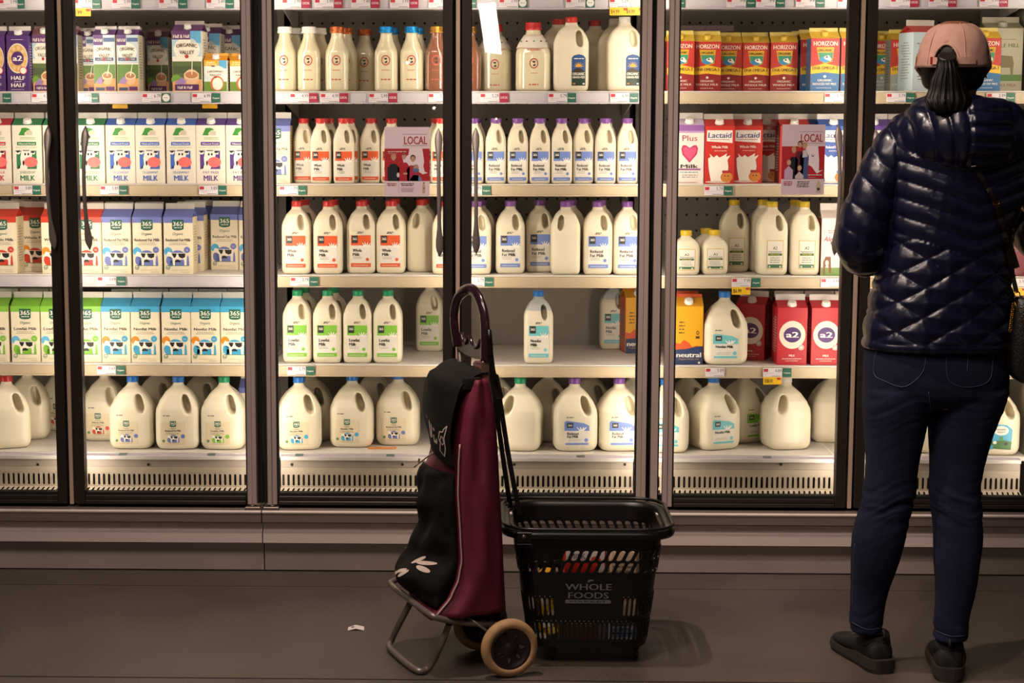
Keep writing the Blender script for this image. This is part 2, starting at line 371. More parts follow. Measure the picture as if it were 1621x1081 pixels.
for C, (h0, jn, h1) in PX.items():
    r = empty('refrigerated_case', (0, 0, 0)); ROOT[C] = r
    tag(r, {'L': 'left-hand glass-door milk fridge stocked with paper cartons', 'M': 'middle glass-door milk fridge behind the trolley bag and basket',
            'R': 'right-hand glass-door milk fridge in front of the shopper'}[C], 'refrigerator', 'glass-door milk fridges')
    x0, x1 = X(h0), X(h1)
    # base: bumper, sloping band, kick plate (profiles read off the photograph's bands)
    zz = lambda py, Y: at(700, py, Y).z
    z813 = zz(812, -.055); 
    prof('bumper_rail', [(.10, zz(806, -.02)), (-.035, zz(806, -.035)), (-.052, zz(811, -.052)), (-.055, zz(815, -.055)), (-.055, zz(828, -.055)), (-.03, zz(829, -.03)), (.10, zz(829, .0))], x0+.0008, x1-.0008, steel, r)
    prof('bumper_highlight', [(-.0528, zz(809.5, -.052)), (-.0585, zz(811, -.058)), (-.0595, zz(812.5, -.058)), (-.0575, zz(814.5, -.057)), (-.0552, zz(814.5, -.055))], x0+.0008, x1-.0008, M('painted edge highlight', '#f2e6de', .3, metal=.1), r)  # painted highlight: pale strip for the ceiling light caught on the bumper's rounded edge
    prof('base_panel', [(.10, zz(829.5, 0)), (-.028, zz(829.5, -.028)), (-.028, zz(839, -.028)), (-.04, zz(842, -.04)), (-.04, zz(861, -.04)), (.10, zz(862, 0))], x0+.0008, x1-.0008, steelL, r)
    prof('kick_plate', [(.10, zz(862, 0)), (.0, zz(862, 0)), (.0, .004), (.10, .004)], x0+.0008, x1-.0008, kick, r)
    # shell
    b = MB(); b.box(x0+.01, x1-.01, .80, .815, .2, ZT, liner); 
    if C == 'L': b.box(x0+.002, x0+.012, .03, .80, ZD, ZT, liner)
    if C == 'R': b.box(x1-.012, x1-.002, .03, .80, ZD, ZT, liner)
    b.box(x0+.002, x1-.002, -.03, .815, ZT, ZT+.05, liner)
    b.box(x0+.012, x1-.012, .03, .80, .19, .20, blk)
    b.build('case_liner', r)
    b = MB(); pm = M('peg hole shadow', '#15120f', .9)
    nz = 14; xx = x0+.05
    while xx < x1-.05:
        for k in range(nz):
            zc = 1.02+k*.055; b.add([(xx+.0045*math.cos(q*PI/4), .7992, zc+.0045*math.sin(q*PI/4)) for q in range(8)], [tuple(range(8))], pm)
        xx += .0355
    o = b.build('peg_holes', r); o['kind'] = 'stuff'
    # front frame and the black gap at the hinge posts
    b = MB()
    for xa, s in ((x0, 1), (x1, -1)):
        a = sorted((xa+s*.0005, xa+s*.030)); b.box(a[0], a[1], .002, .03, ZD-.002, ZT, blk)
    xm = X(jn); b.box(xm-.034, xm+.034, .012, .04, ZD, ZT, blk); b.box(x0, x1, .007, .04, ZT-.05, ZT, stile)
    b.box(x0+.03, x1-.03, .008, .035, ZD-.012, ZD+.03, blk)
    b.build('front_frame', r)
    if C == 'R':
        b = MB(); b.box(X(1033.5), X(1044.5), -.033, .001, ZD-.002, ZT, fin, .001); b.build('corner_post', r)
    # strip of pale gasket showing between the two doors
    b = MB(); b.box(xm-.0062, xm+.0062, -.030, .0115, ZD-.002, ZT, M('steel astragal', '#d8bda6', .35, metal=.25, aniso=(1, 1, .3), nscale=4), .001); b.build('centre_strip', r)
    # hinge brackets at the foot of the posts
    for xa, s in ((x0, 1), (x1, -1)):
        b = MB(); a = sorted((xa+s*.003, xa+s*.052)); hm = M('worn hinge plate', '#8d8078', .35, metal=.8)
        b.box(a[0], a[1], -.05, -.012, ZD-.014, ZD-.004, hm, .002); c_ = xa+s*.03
        b.tube([(c_, -.032, ZD-.004), (c_, -.032, ZD)], .008, hm); b.build('hinge_bracket', r)
    # air grille and deck lip
    b = MB(); xi0, xi1 = x0+.036, x1-.036; g = M('grille enamel', '#bcae9c', .5, var=.05)
    zg = lambda py, Y=.15: at(700, py, Y).z
    slots(b, xi0, xi1, zg(772.5), zg(750), .0162, .0078, g, None, lambda u, v: (u, .15, v))
    za, zb = zg(772.5), zg(784, .10); H = za-zb
    slots(b, xi0, xi1, 0, H, .0162, .0070, g, None, lambda u, v: (u, .10+.05*v/H, zb+v), slant=.5)
    b.box(xi0, xi1, .149, .153, zg(750), zg(741), g); b.build('air_grille', r)
    b = MB(); b.box(xi0, xi1, .20, .205, .2, zg(741, .2), M('grille duct', '#40382f', .8)); b.build('air_duct', r)
    b = MB(); lp = M('deck lip enamel', '#a99c8f', .45, var=.04)
    b.box(xi0, xi1, .148, .165, zg(741), zg(729), lp, .001); b.box(xi0, xi1, .140, .165, zg(729), zg(724, .14), white, .001)
    zr = zg(724, .14); zr1 = ZS[5]-.0018
    b.add([(xi0, .142, zr), (xi1, .142, zr), (xi1, .175, zr1), (xi0, .175, zr1)], [(0, 1, 2, 3)], M('deck price rail', '#a79daa', .4))
    for px in {'L': (60, 235), 'M': (462, 637, 814, 989), 'R': (1236,)}[C]:
        p = at(px, 735, .148); b.tube([(p.x, .149, p.z), (p.x, .1445, p.z)], .0045, M('bolt', '#4a403a', .3, metal=.8), 8)
    b.build('deck_lip', r)
    b = MB(); b.box(x0+.001, x1-.001, .165, .795, ZS[5]-.014, ZS[5], white); b.build('bottom_deck', r)
    if C == 'R':
        p = at(1306, 690, .3); b = MB(); b.box(X(1318, .2, 715)-.002, X(1318, .2, 715)+.002, .18, .79, ZS[5]-.001, ZS[5]+.0002, M('deck seam', '#efe7dc', .4)); b.build('deck_seam', r)
    # shelves
    for row in range(5):
        sh = empty('shelf', (0, 0, ZS[row]), 0, r); z = 0
        b = MB(); b.box(x0+.001, x1-.001, YF-.018, .74, -.010, 0, white)
        for q in range(3): b.box(xi0, xi1, YF+.02+q*.16, YF+.03+q*.16, -.02, -.010, white)
        b.build('shelf_plate', sh)
        b = MB(); rm = RAILM[C][row]
        b.box(x0+.001, x1-.001, YF-.026, YF-.0185, -.0375, -.004, rm, .0012); b.box(x0+.001, x1-.001, YF-.0245, YF-.0185, -.0035, .001, white, .0008)
        b.box(x0+.001, x1-.001, YF-.030, YF-.0265, -.0385, -.0345, rm, .001)
        b.build('price_rail', sh)
        for xa in (xi0-.002, xi1-.002):
            b = MB(); b.add([(xa+dx, y, zz_) for dx in (0, .004) for y, zz_ in ((YF, -.011), (.795, -.011), (.795, -.085), (YF+.1, -.03))], [(0, 1, 2, 3), (4, 5, 6, 7), (0, 1, 5, 4), (1, 2, 6, 5), (2, 3, 7, 6), (3, 0, 4, 7)], white)
            b.build('bracket', sh)
    # lights inside, upright behind the posts and the joint
    xr = x0+.018 if C != "R" else x0+.012
    for xa, dx in ((xr, .5), (xm-.020, -.6), (xm+.020, .6), (x1-.018, -.5)):
        b = MB(); b.box(xa-.007, xa+.007, .041, .046, ZD+.05, ZT-.06, led); b.build('light_strip', r)
        a = lamp('case_light', 'AREA', (xa, .048, (ZD+ZT)/2), (xa+dx, .70, (ZD+ZT)/2), 4.1, (1.0, .875, .72), shape='RECTANGLE', size=.02, size_y=1.72)
# doors
for C, h, jn, nm, top, bot, lean in [
    ('L', -190, 104, 'far left glass door, its handle by the red and green cow cartons', (74.5, 199), (85, 396), -.004),
    ('L', 412, 110, 'second glass door, left fridge', (134, 199), (141, 396), -.004),
    ('M', 413, 720.5, 'third glass door with the local farm notice on it', (694, 203), (696, 407), 0),
    ('M', 1039, 727.5, 'fourth glass door, in front of the purple-capped jugs', (753, 202), (754, 403), 0),
    ('R', 1040, 1349, 'fifth glass door with a local farm notice', (1328, 197), (1322, 405), .004),
    ('R', 1672, 1356, 'far right glass door the shopper faces', (1388, 205), (1384, 400), .004)]:
    d, ei, eo = glass_door(C, h, jn+{-190: -3.5}.get(h, 0)*0, ROOT[C], nm); door_handle(d, top, bot, lean)
# ------------------------------------------------------------------ packs: builders
def carton(name, w, hb, hr, hf, body, roof, fincol, art, cap=None, roofart=None, side=None, sidecol=None):
    r = empty(name); d = w; h = w/2; b = MB(); bc = ink(body); sc = ink(sidecol or body); rc = ink(roof); fc = ink(fincol)
    e = .0015
    ring = lambda z, k=0: [(-h+e+k, -h+k, z), (h-e-k, -h+k, z), (h-k, -h+e+k, z), (h-k, h-e-k, z), (h-e-k, h-k, z), (-h+e+k, h-k, z), (-h+k, h-e-k, z), (-h+k, -h+e+k, z)]
    R = [ring(0, .001), ring(.001), ring(hb)]
    vs = [p for q in R for p in q]; F0 = []; F1 = []
    for i in range(2):
        for j in range(8): (F1 if j in (1, 2, 5, 6) else F0).append((i*8+j, i*8+(j+1) % 8, (i+1)*8+(j+1) % 8, (i+1)*8+j))
    b.add(vs, F0+[tuple(range(8))[::-1]], bc); b.add(vs, F1, sc)
    if side:
        for s in (-1, 1): side.put(b, lambda u, v, t, s=s: (s*(h+t), u, v))
    art.put(b, front(-h-.0001))
    b.build('carton_body', r, fix=False)
    g = MB(); z1 = hb+hr; k = w*.30
    for s in (-1, 1): g.add([(-h, s*h, hb), (h, s*h, hb), (h, s*.0015, z1), (-h, s*.0015, z1)], [(0, 1, 2, 3)], rc)
    for s in (-1, 1):
        g.add([(s*h, -h, hb), (s*h, h, hb), (s*(h-k), 0, z1-.004), (s*h, 0, z1)], [(0, 2, 3), (1, 2, 3)], rc); g.add([(s*h, -h, hb), (s*h, h, hb), (s*(h-k), 0, z1-.004)], [(0, 1, 2)], rc)
    g.box(-h+.0005, h-.0005, -.0016, .0016, z1-.001, z1+hf, fc, .0005)
    n = Vector((0, -hr, h)).normalized(); sl = Vector((0, h, hr)).normalized()
    if roofart: roofart.put(g, lambda u, v, t: Vector((u, -h, hb))+sl*v+n*t)
    g.build('gable_top', r, fix=False)
    if cap:
        col, u, fr, rad = cap; c = Vector((u, -h, hb))+sl*(h*fr); T = Matrix.Translation(c) @ n.to_track_quat('Z', 'Y').to_matrix().to_4x4()
        q = MB(); q.lathe([(rad*1.12, 0), (rad*1.12, .002), (rad, .0025), (rad, .0105), (rad*.9, .0125), (rad*.5, .013)], M('plastic cap '+col, col, .35, var=.03), 20, T); q.build('screw_cap', r)
    return r
MILKP = lambda: M('milky plastic jug', '#ddd3ba', .32, var=.03, nscale=12, sub=.0, spec=.45)
CLEARP = lambda: M('empty translucent plastic', '#b6b8b6', .3, var=.03)
PROTO_MESH = {}
def se(hw, hd, e, n=48):
    out = []
    for k in range(n):
        t = 2*PI*k/n+PI/n; c, s = math.cos(t), math.sin(t)
        out.append((hw*math.copysign(abs(c)**(2/e), c), hd*math.copysign(abs(s)**(2/e), s)))
    return out
def jug_mesh(key, w, d, tab, e, hole, voxel, level=None, mat=None):
    if key in PROTO_MESH: return PROTO_MESH[key]
    b = MB(); m = mat or MILKP(); N = 26; Z = [tab[0][0]+(tab[-1][0]-tab[0][0])*k/N for k in range(N+1)]
    Z = sorted(set(Z+[t[0] for t in tab]))
    rings = []
    for z in Z:
        k, ox = lerp_tab([(t[0], t[1], t[2] if len(t) > 2 else 0) for t in tab], z)
        ee = e if k > .5 else 2.4+(e-2.4)*max(0, k-.2)/.3
        rings.append([(x+ox, y, z) for x, y in se(w/2*k, d/2*k, ee)])
    b.loft(rings, m); me = b.mesh('body')
    bm = bmesh.new(); bm.from_mesh(me); bmesh.ops.recalc_face_normals(bm, faces=bm.faces[:]); bm.to_mesh(me); bm.free()
    if hole:
        hx, hz, rw, rh, tilt, ang = hole; q = MB()
      # a deep finger recess from the front and one from the back, with a thin web between them
        for sgn in (-1, 1):
          rr = []
          for y, k in ((sgn*d, 1.8), (sgn*d*.5, 1.32), (sgn*d*.36, 1.12), (sgn*d*.2, 1.0), (sgn*d*.05, .8)):
            ring = []
            for i in range(28):
                t = 2*PI*i/28; x = rw*k*math.copysign(abs(math.cos(t))**.8, math.cos(t)); z = rh*(1+(k-1)*.45)*math.copysign(abs(math.sin(t))**.8, math.sin(t))
                x += tilt*z; xx = x*math.cos(ang)-y*math.sin(ang); yy = x*math.sin(ang)+y*math.cos(ang); ring.append((hx+xx, yy, hz+z))
            rr.append(ring)
          q.loft(rr, m)
        cm = q.mesh('cut'); bm = bmesh.new(); bm.from_mesh(cm); bmesh.ops.recalc_face_normals(bm, faces=bm.faces[:]); bm.to_mesh(cm); bm.free()
        o = obj('a', me); c = obj('c', cm); mo = o.modifiers.new('b', 'BOOLEAN'); mo.object = c; mo.operation = 'DIFFERENCE'; mo.solver = 'EXACT'
        dg = bpy.context.evaluated_depsgraph_get(); me = bpy.data.meshes.new_from_object(o.evaluated_get(dg)); bpy.data.objects.remove(o); bpy.data.objects.remove(c)
    me = remesh(me, voxel, 4, 'jug_body'); me.materials.clear(); me.materials.append(m)
    if level:
        me.materials.append(CLEARP())
        for p in me.polygons:
            if p.center.z > level: p.material_index = 1
    PROTO_MESH[key] = me; return me
def bvh_of(me): return BVHTree.FromPolygons([v.co.copy() for v in me.vertices], [tuple(p.vertices) for p in me.polygons])
def projector(bvh, x0=0, z0=0, off=.0004):
    def fn(u, v, t):
        h = bvh.ray_cast(Vector((x0+u, -1, z0+v)), Vector((0, 1, 0)))
        y = h[0].y if h[0] is not None else 0
        return (x0+u, y-t-off, z0+v)
    fn.fine = .006
    return fn
def jug(name, key, w, d, tab, e, hole, voxel, art, capcol, capz, capr, caph=.017, level=None, capmat=None, mat=None, labelname='front_label', ridged=True):
    r = empty(name); me = jug_mesh(key, w, d, tab, e, hole, voxel, level, mat); obj('jug_body', me, r)
    if art:
        b = MB(); art.put(b, projector(bvh_of(me)), .00035); b.build(labelname, r, fix=False)
    ox = tab[-1][2] if len(tab[-1]) > 2 else 0
    c = MB(); m = capmat or M('plastic cap '+capcol, capcol, .35, var=.03); n = 36; rings = []
    for rr, z in ((capr*1.03, 0), (capr*1.03, .003), (capr*.98, .0032), (capr*.98, .0045), (capr, .005), (capr, caph-.002), (capr*.93, caph), (capr*.6, caph+.0005)):
        rings.append([((rr*(1-(.03 if (k % 2 and ridged and .0045 < z < caph) else 0)))*math.cos(2*PI*k/n)+ox, rr*(1-(.03 if (k % 2 and ridged and .0045 < z < caph) else 0))*math.sin(2*PI*k/n), capz+z) for k in range(n)])
    c.loft(rings, m); c.build('cap', r, ang=40); return r
# profiles: height, fraction of the half width
T_HALF = [(0, .80), (.004, .92), (.012, .985), (.022, 1), (.150, 1), (.160, .97), (.176, .85), (.190, .70), (.200, .52), (.206, .38), (.212, .345), (.217, .345)]
T_QUART = [(0, .82), (.003, .93), (.010, .985), (.02, 1), (.128, 1), (.142, .96), (.158, .83), (.172, .68), (.180, .54), (.186, .46), (.194, .45)]
T_GAL = [(0, .74), (.004, .86), (.013, .955), (.026, 1), (.110, 1), (.131, .975), (.154, .84), (.178, .62), (.193, .42), (.202, .27), (.208, .235), (.216, .235)]
T_SMALL = [(0, .78), (.004, .90), (.012, .98), (.022, 1), (.085, 1), (.097, .93), (.108, .76), (.116, .5), (.120, .38), (.127, .37)]
H_HALF = (.0165, .167, .0088, .023, -.10, .0); H_QUART = (.0105, .149, .0068, .0195, -.12, .0); H_GAL = (.029, .149, .0120, .028, -.24, .0)
INKD = '#3a332b'; BADGE = '#1d5b45'; CREAM = '#e6dbc0'; DARKB = '#33322c'
def cow(a, cx, cy, s, hill, sun, L=1):
    P = lambda pts: [(cx+x*s, cy+y*s) for x, y in pts]
    a.ell(cx-.36*s, cy+.26*s, .17*s, .17*s, sun, L)
    a.ell(cx+.02*s, cy-.02*s, .34*s, .33*s, hill, L+1, 16, 0, 180); a.ell(cx-.30*s, cy-.10*s, .15*s, .2*s, hill, L+1); a.rect(cx-.3*s, cy-.3*s, cx+.3*s, cy-.08*s, hill, L+1)
    a.poly(P([(.38, -.3), (.40, .02), (.43, .13), (.46, .02), (.48, -.3)]), hill, L+1)
    a.poly(P([(-.44, .12), (-.36, .26), (-.22, .21), (.28, .2), (.36, .1), (.36, -.3), (.29, -.3), (.27, -.03), (.08, -.09), (-.08, -.02), (-.10, -.3), (-.17, -.3), (-.2, .0), (-.3, .06), (-.40, .06)]), '#efe8da', L+2)
    a.poly(P([(-.22, .19), (-.01, .18), (-.06, .03), (-.12, .0), (-.18, .08)]), '#26221f', L+3)
    a.poly(P([(.03, .18), (.33, .18), (.32, .03), (.2, -.02), (.08, .04)]), '#26221f', L+3)
    a.ell(cx+.02*s, cy-.17*s, .12*s, .11*s, '#26221f', L+3, 10, 0, 180)
    a.rect(cx-.36*s, cy-.32*s, cx+.48*s, cy-.30*s, '#3f7f3a', L+3)
def badge(a, x, y, w, h, L=3, green=BADGE, txt='#f4eee0'):
    a.poly([(x-w/2, y+h/2), (x-w/2, y-h*.36), (x-w*.3, y-h*.47), (x, y-h*.5), (x+w*.3, y-h*.47), (x+w/2, y-h*.36), (x+w/2, y+h/2)][::-1], green, L)
    a.text('365', x, y-h*.08, h*.42, txt, L+1, w=w*.82, bold=.02); a.lines(x-w*.4, x+w*.4, y-h*.28, 1, .004, h*.07, txt, L+1)
def art365(title, roof, sun, k=1.0):
    a = Art(); a.rect(-.0475, .165, .0475, .183, roof, 1); badge(a, 0, .1575, .037, .034, 2)
    a.text('Organic', 0, .1255, .0085, BADGE, 2, w=.034, shear=.3); a.text(title, 0, .1055, .0095, '#2b2620', 2, w=.074 if len(title) < 14 else .080, bold=.025)
    a.lines(-.036, .036, .099, 2, .0052, .0016, '#8a8069', 2)
    cow(a, -.004, .052, .080, roof, sun); a.ell(.028, .078, .0100, .0100, roof, 2); a.text('2%', .028, .0755, .0045, '#e9e4d8', 5, w=.008)
    a.ell(-.034, .021, .0070, .0070, '#5c7f5a', 5); a.ell(-.034, .021, .0050, .0050, '#dfd8c4', 6); a.rect(-.0375, .0185, -.0305, .0215, '#5c7f5a', 7)
    a.lines(-.025, .035, .012, 1, .004, .0013, '#a59a80', 2); a.lines(.01, .038, .006, 1, .004, .0013, '#a59a80', 2)
    return a
def side_art(col='#8a8069', top=.15, w=.07, h=.003, gap=.0085, n=14):
    a = Art(); a.lines(-w/2, w/2, top, min(n, int((top-.004)/gap)), gap, h, col, 1, .3); return a
def cowcarton_art(l1, c):
    a = Art(); g = '#3d8a35'
    a.poly([(-.026, .153), (-.020, .165), (-.015, .176), (-.002, .177), (.008, .174), (.012, .170), (.002, .168), (-.006, .160), (-.006, .153)], g, 1); a.poly([(-.005, .154), (.0, .165), (.010, .169), (.018, .165), (.018, .154)], '#c9bda6', 1)
    a.lines(-.028, .028, .145, 2, .0045, .0018, '#7fae5e', 1); a.rect(-.031, .121, .030, .132, c, 1); a.text('Filtered Fresh', 0, .1235, .0055, '#f0ead8', 2, w=.052, bold=.02)
    a.lines(-.038, .038, .114, 1, .004, .0016, '#9dba72', 1)
    a.rect(-.034, .046, .030, .104, c, 1)
    W = '#efe9dc'; K = '#262324'; P = '#e8716c'
    a.poly([(-.018, .104), (-.012, .107), (.010, .106), (.014, .100), (.016, .090), (.012, .075), (-.002, .046), (-.028, .046), (-.020, .060), (-.022, .080)], W, 2)
    a.poly([(-.038, .104), (-.036, .094), (-.026, .092), (-.020, .098), (-.022, .104)], W, 3); a.poly([(-.038, .104), (-.030, .097), (-.022, .101), (-.022, .105)], K, 4)
    a.poly([(.010, .094), (.024, .092), (.026, .100), (.016, .101)], W, 3); a.poly([(.010, .099), (.020, .096), (.026, .101), (.018, .104)], K, 4)
    a.ell(-.006, .093, .0030, .004, K, 4); a.ell(.004, .093, .0030, .004, K, 4); a.rect(-.013, .1035, .008, .106, K, 4)
    a.ell(.012, .068, .0215, .0165, P, 5, 20); a.ell(-.012, .065, .0030, .008, K, 4); a.ell(-.026, .052, .003, .005, K, 4)
    a.text(l1, 0, .0315, .0078, c, 2, w=.050, bold=-.005); a.text('MILK', 0, .009, .0175, c, 2, w=.046, bold=.03)
    return a
def ov_art(w, hb, kind):
    a = Art(); h = w/2-.001; k = w/.0955; H = hb
    if kind == 'cup':
        a.rect(-h, H*.50, h, H*.87, '#a9c7d6', 1); a.rect(-h, H*.86, h*.25, H, '#5e3566', 3); a.rect(h*.25, H*.80, h, H, '#5fa0c8', 2); a.text('Half & Half', -h*.35, H*.885, H*.06, '#e8dccc', 4, w=w*.55, bold=.03)
        a.ell(0, H*.70, h*.90, H*.19, '#e9e2d2', 2, 24); a.rect(-h, H*.50, h, H*.58, '#e9e2d2', 3)
        a.rect(-h, 0, h, H*.50, '#5b6a3a', 1); a.rect(-h, H*.30, h, H*.42, '#4a5a38', 2); a.ell(-h*.75, H*.20, h*.35, H*.08, '#6c9a3c', 2); a.poly([(-h, 0), (-h, H*.16), (-h*.3, H*.22), (h, H*.20), (h, 0)], '#d7a06a', 3)
        a.poly([(-h*.85, H*.14), (-h*.4, H*.24), (0, H*.18), (-h*.3, H*.10)], '#9a7fae', 4)
        a.ell(h*.30, H*.24, h*.52, H*.13, '#e0b48c', 4, 20); a.ell(h*.30, H*.275, h*.52, H*.075, '#e9d3b4', 5, 20); a.ell(h*.30, H*.275, h*.45, H*.058, '#b97e4e', 6, 20)
        a.poly([(h*.30, H*.28), (h*.34, H*.50), (h*.39, H*.50), (h*.36, H*.28)], '#ece4d2', 7); a.rect(-h*.85, H*.02, h*.8, H*.12, '#5a2a68', 5); a.text('Half & Half', -h*.15, H*.045, H*.05, '#eadccc', 6, w=w*.5, bold=.03)
    elif kind == 'lf':
        a.rect(-h, H*.50, h, H, '#b9c6d0', 1); a.rect(-h, H*.82, -h*.1, H, '#5b3a72', 3); a.rect(-h*.05, H*.88, h, H*.95, '#4a648a', 2); a.text('Half & Half', -h*.55, H*.88, H*.06, '#e8dccc', 4, w=w*.38, bold=.03)
        a.ell(0, H*.70, h*.88, H*.16, '#e6e0d2', 2, 24); a.rect(-h*.85, H*.545, h*.85, H*.60, '#33456a', 4); a.text('LACTOSE FREE', 0, H*.558, H*.03, '#e8e2d4', 5, w=w*.7)
        a.rect(-h, 0, h, H*.48, '#5d8038', 1); a.poly([(-h, 0), (-h, H*.14), (h, H*.24), (h, 0)], '#d39a5c', 3); a.poly([(-h*.9, H*.16), (-h*.4, H*.27), (0, H*.2), (-h*.3, H*.13)], '#9a7fae', 4)
        a.ell(h*.25, H*.24, h*.5, H*.12, '#dcae84', 4, 20); a.ell(h*.25, H*.28, h*.5, H*.06, '#e9d3b4', 5, 20); a.ell(h*.25, H*.28, h*.42, H*.046, '#a9774e', 6, 20); a.poly([(h*.2, H*.28), (h*.45, H*.5), (h*.5, H*.5), (h*.3, H*.28)], '#ece4d2', 7)
        a.rect(-h*.85, H*.02, 0, H*.075, '#33456a', 5); a.rect(h*.1, H*.02, h*.9, H*.09, '#5a2a68', 5)
    else:
        a.rect(-h, H*.32, h, H*.9, '#d4dde0', 1); a.rect(-h, H*.82, h*.3, H, '#e0a330', 2); a.rect(h*.3, H*.74, h, H, '#5aa3cc', 2); a.ell(0, H*.62, h*.9, H*.22, '#ebe4d4', 3, 20)
        a.rect(-h, 0, h, H*.32, '#6f8f3a', 2); a.ell(h*.15, H*.26, h*.6, H*.24, '#c8743a', 4, 20); a.ell(h*.18, H*.25, h*.46, H*.20, '#efe6d6', 5, 20); a.lines(-h*.9, h*.1, H*.92, 3, .006, .003, '#f4dfa8', 3)
    vy = {'cup': .72, 'lf': .71, 'or': .60}[kind]
    a.text('ORGANIC', 0, H*vy, H*.062, '#4a3522', 6, w=w*.70, arc=H*.02, bold=.01); a.text('VALLEY', 0, H*(vy-.095), H*.062, '#4a3522', 6, w=w*.50, arc=-H*.008, bold=.01); a.ell(0, H*(vy-.14), h*.13, H*.03, '#a83a2a', 7)
    return a
def horizon_art(w, H, low, lowtxt, top='#b8352a'):
    a = Art(); h = w/2-.001
    a.rect(-h, H*.45, h, H, top, 1); a.text('HORIZON', 0, H*.86, H*.085, '#efe4d2', 4, w=w*.82, bold=.02)
    a.poly([(-h*.62, H*.83), (h*.62, H*.83), (h*.5, H*.56), (-h*.05, H*.52), (-h*.45, H*.6)], '#d8ab2a', 2); a.text('ORGANIC', 0, H*.75, H*.05, '#3a2a18', 5, w=w*.5, bold=.03)
    a.poly([(-h*.5, H*.73), (h*.55, H*.73), (h*.48, H*.57), (-h*.05, H*.535), (-h*.4, H*.6)], '#3f8a6a', 3); a.ell(-h*.05, H*.60, h*.38, H*.05, '#3b86b8', 4); a.poly([(-h*.05, H*.66), (h*.25, H*.68), (h*.45, H*.60), (h*.35, H*.57), (h*.05, H*.60), (-h*.1, H*.63)], '#eee8dc', 5); a.ell(h*.1, H*.645, h*.08, H*.015, K_, 6)
    a.rect(-h, 0, h, H*.45, low, 1); a.poly([(-h, H*.47), (0, H*.53), (h, H*.47), (h, H*.33), (0, H*.36), (-h, H*.33)], '#e2b52c', 4); a.text('DHA OMEGA-3', 0, H*.41, H*.062, '#2b2417', 5, w=w*.86, bold=.03)
    a.ell(0, H*.28, h*.10, H*.025, '#e8e0d0', 2)
    a.text(lowtxt[0], 0, H*.19, H*.042, '#e6ddcc', 2, w=w*.5, bold=.02); a.text(lowtxt[1], 0, H*.12, H*.042, '#e6ddcc', 2, w=w*.82, bold=.02); a.lines(-h*.6, h*.6, H*.06, 1, .004, .0016, '#d0c8b8', 2)
    return a
K_ = '#262324'
def lactaid_art(w, H, c, sub, red=True):
    a = Art(); h = w/2-.001; a.rect(-h, 0, h, H, c, 1)
    a.poly([(-h*.88, H*.74), (h*.86, H*.71), (h*.86, H*.93), (-h*.88, H*.93)], '#e9e1d6', 2); a.text('Lactaid', 0, H*.80, H*.095, '#2a3d80', 3, w=w*.78, bold=.02, shear=.1); a.lines(-h*.7, h*.7, H*.765, 1, .004, .0018, '#9a3030', 3)
    a.text(sub, 0, H*.62, H*.045, '#efe2d2', 3, w=w*.55, bold=.03); a.lines(-h*.5, h*.5, H*.57, 1, .004, .0016, '#efe2d2', 3)
    a.poly([(-h*.78, H*.44), (-h*.6, H*.47), (-h*.7, H*.53), (-h*.4, H*.46), (-h*.2, H*.50), (0, H*.46), (h*.25, H*.49), (h*.5, H*.53), (h*.45, H*.47), (h*.75, H*.50), (h*.55, H*.42), (h*.62, H*.3), (h*.5, H*.04), (-h*.55, H*.04), (-h*.72, H*.25)], '#e9e1d2', 3)
    a.ell(h*.5, H*.12, h*.42, H*.09, '#c9803a', 5); a.ell(h*.4, H*.14, h*.05, H*.012, '#5a3418', 6); a.ell(h*.62, H*.14, h*.05, H*.012, '#5a3418', 6); a.rect(h*.2, H*.19, h*.85, H*.235, '#a8302a' if red else '#3a86b8', 6)
    a.ell(-h*.1, H*.035, h*.85, H*.02, '#d9c4b8', 4); return a
def a2_art(w, H):
    a = Art(); h = w/2-.001; a.rect(-h, 0, h, H, '#b5202c', 1); a.ell(0, H*.53, h*.90, H*.245, '#e0d6c6', 2, 28); a.ell(0, H*.53, h*.60, H*.135, '#4d2a6a', 3, 24)
    a.text('a2', 0, H*.485, H*.10, '#f0e9e0', 4, w=w*.40, bold=.035)
    a.text('MILK', 0, H*.15, H*.035, '#efe2d8', 3, w=w*.2, bold=.03); a.lines(-h*.75, h*.75, H*.105, 1, .005, .0018, '#efd8ce', 3); a.lines(-h*.5, h*.5, H*.07, 1, .005, .0014, '#efd8ce', 3); a.ell(h*.62, H*.31, h*.20, H*.05, '#d9cfc2', 5); a.ell(h*.62, H*.31, h*.16, H*.04, '#7a5a86', 6); a.ell(h*.62, H*.31, h*.13, H*.032, '#d9cfc2', 7)
    return a
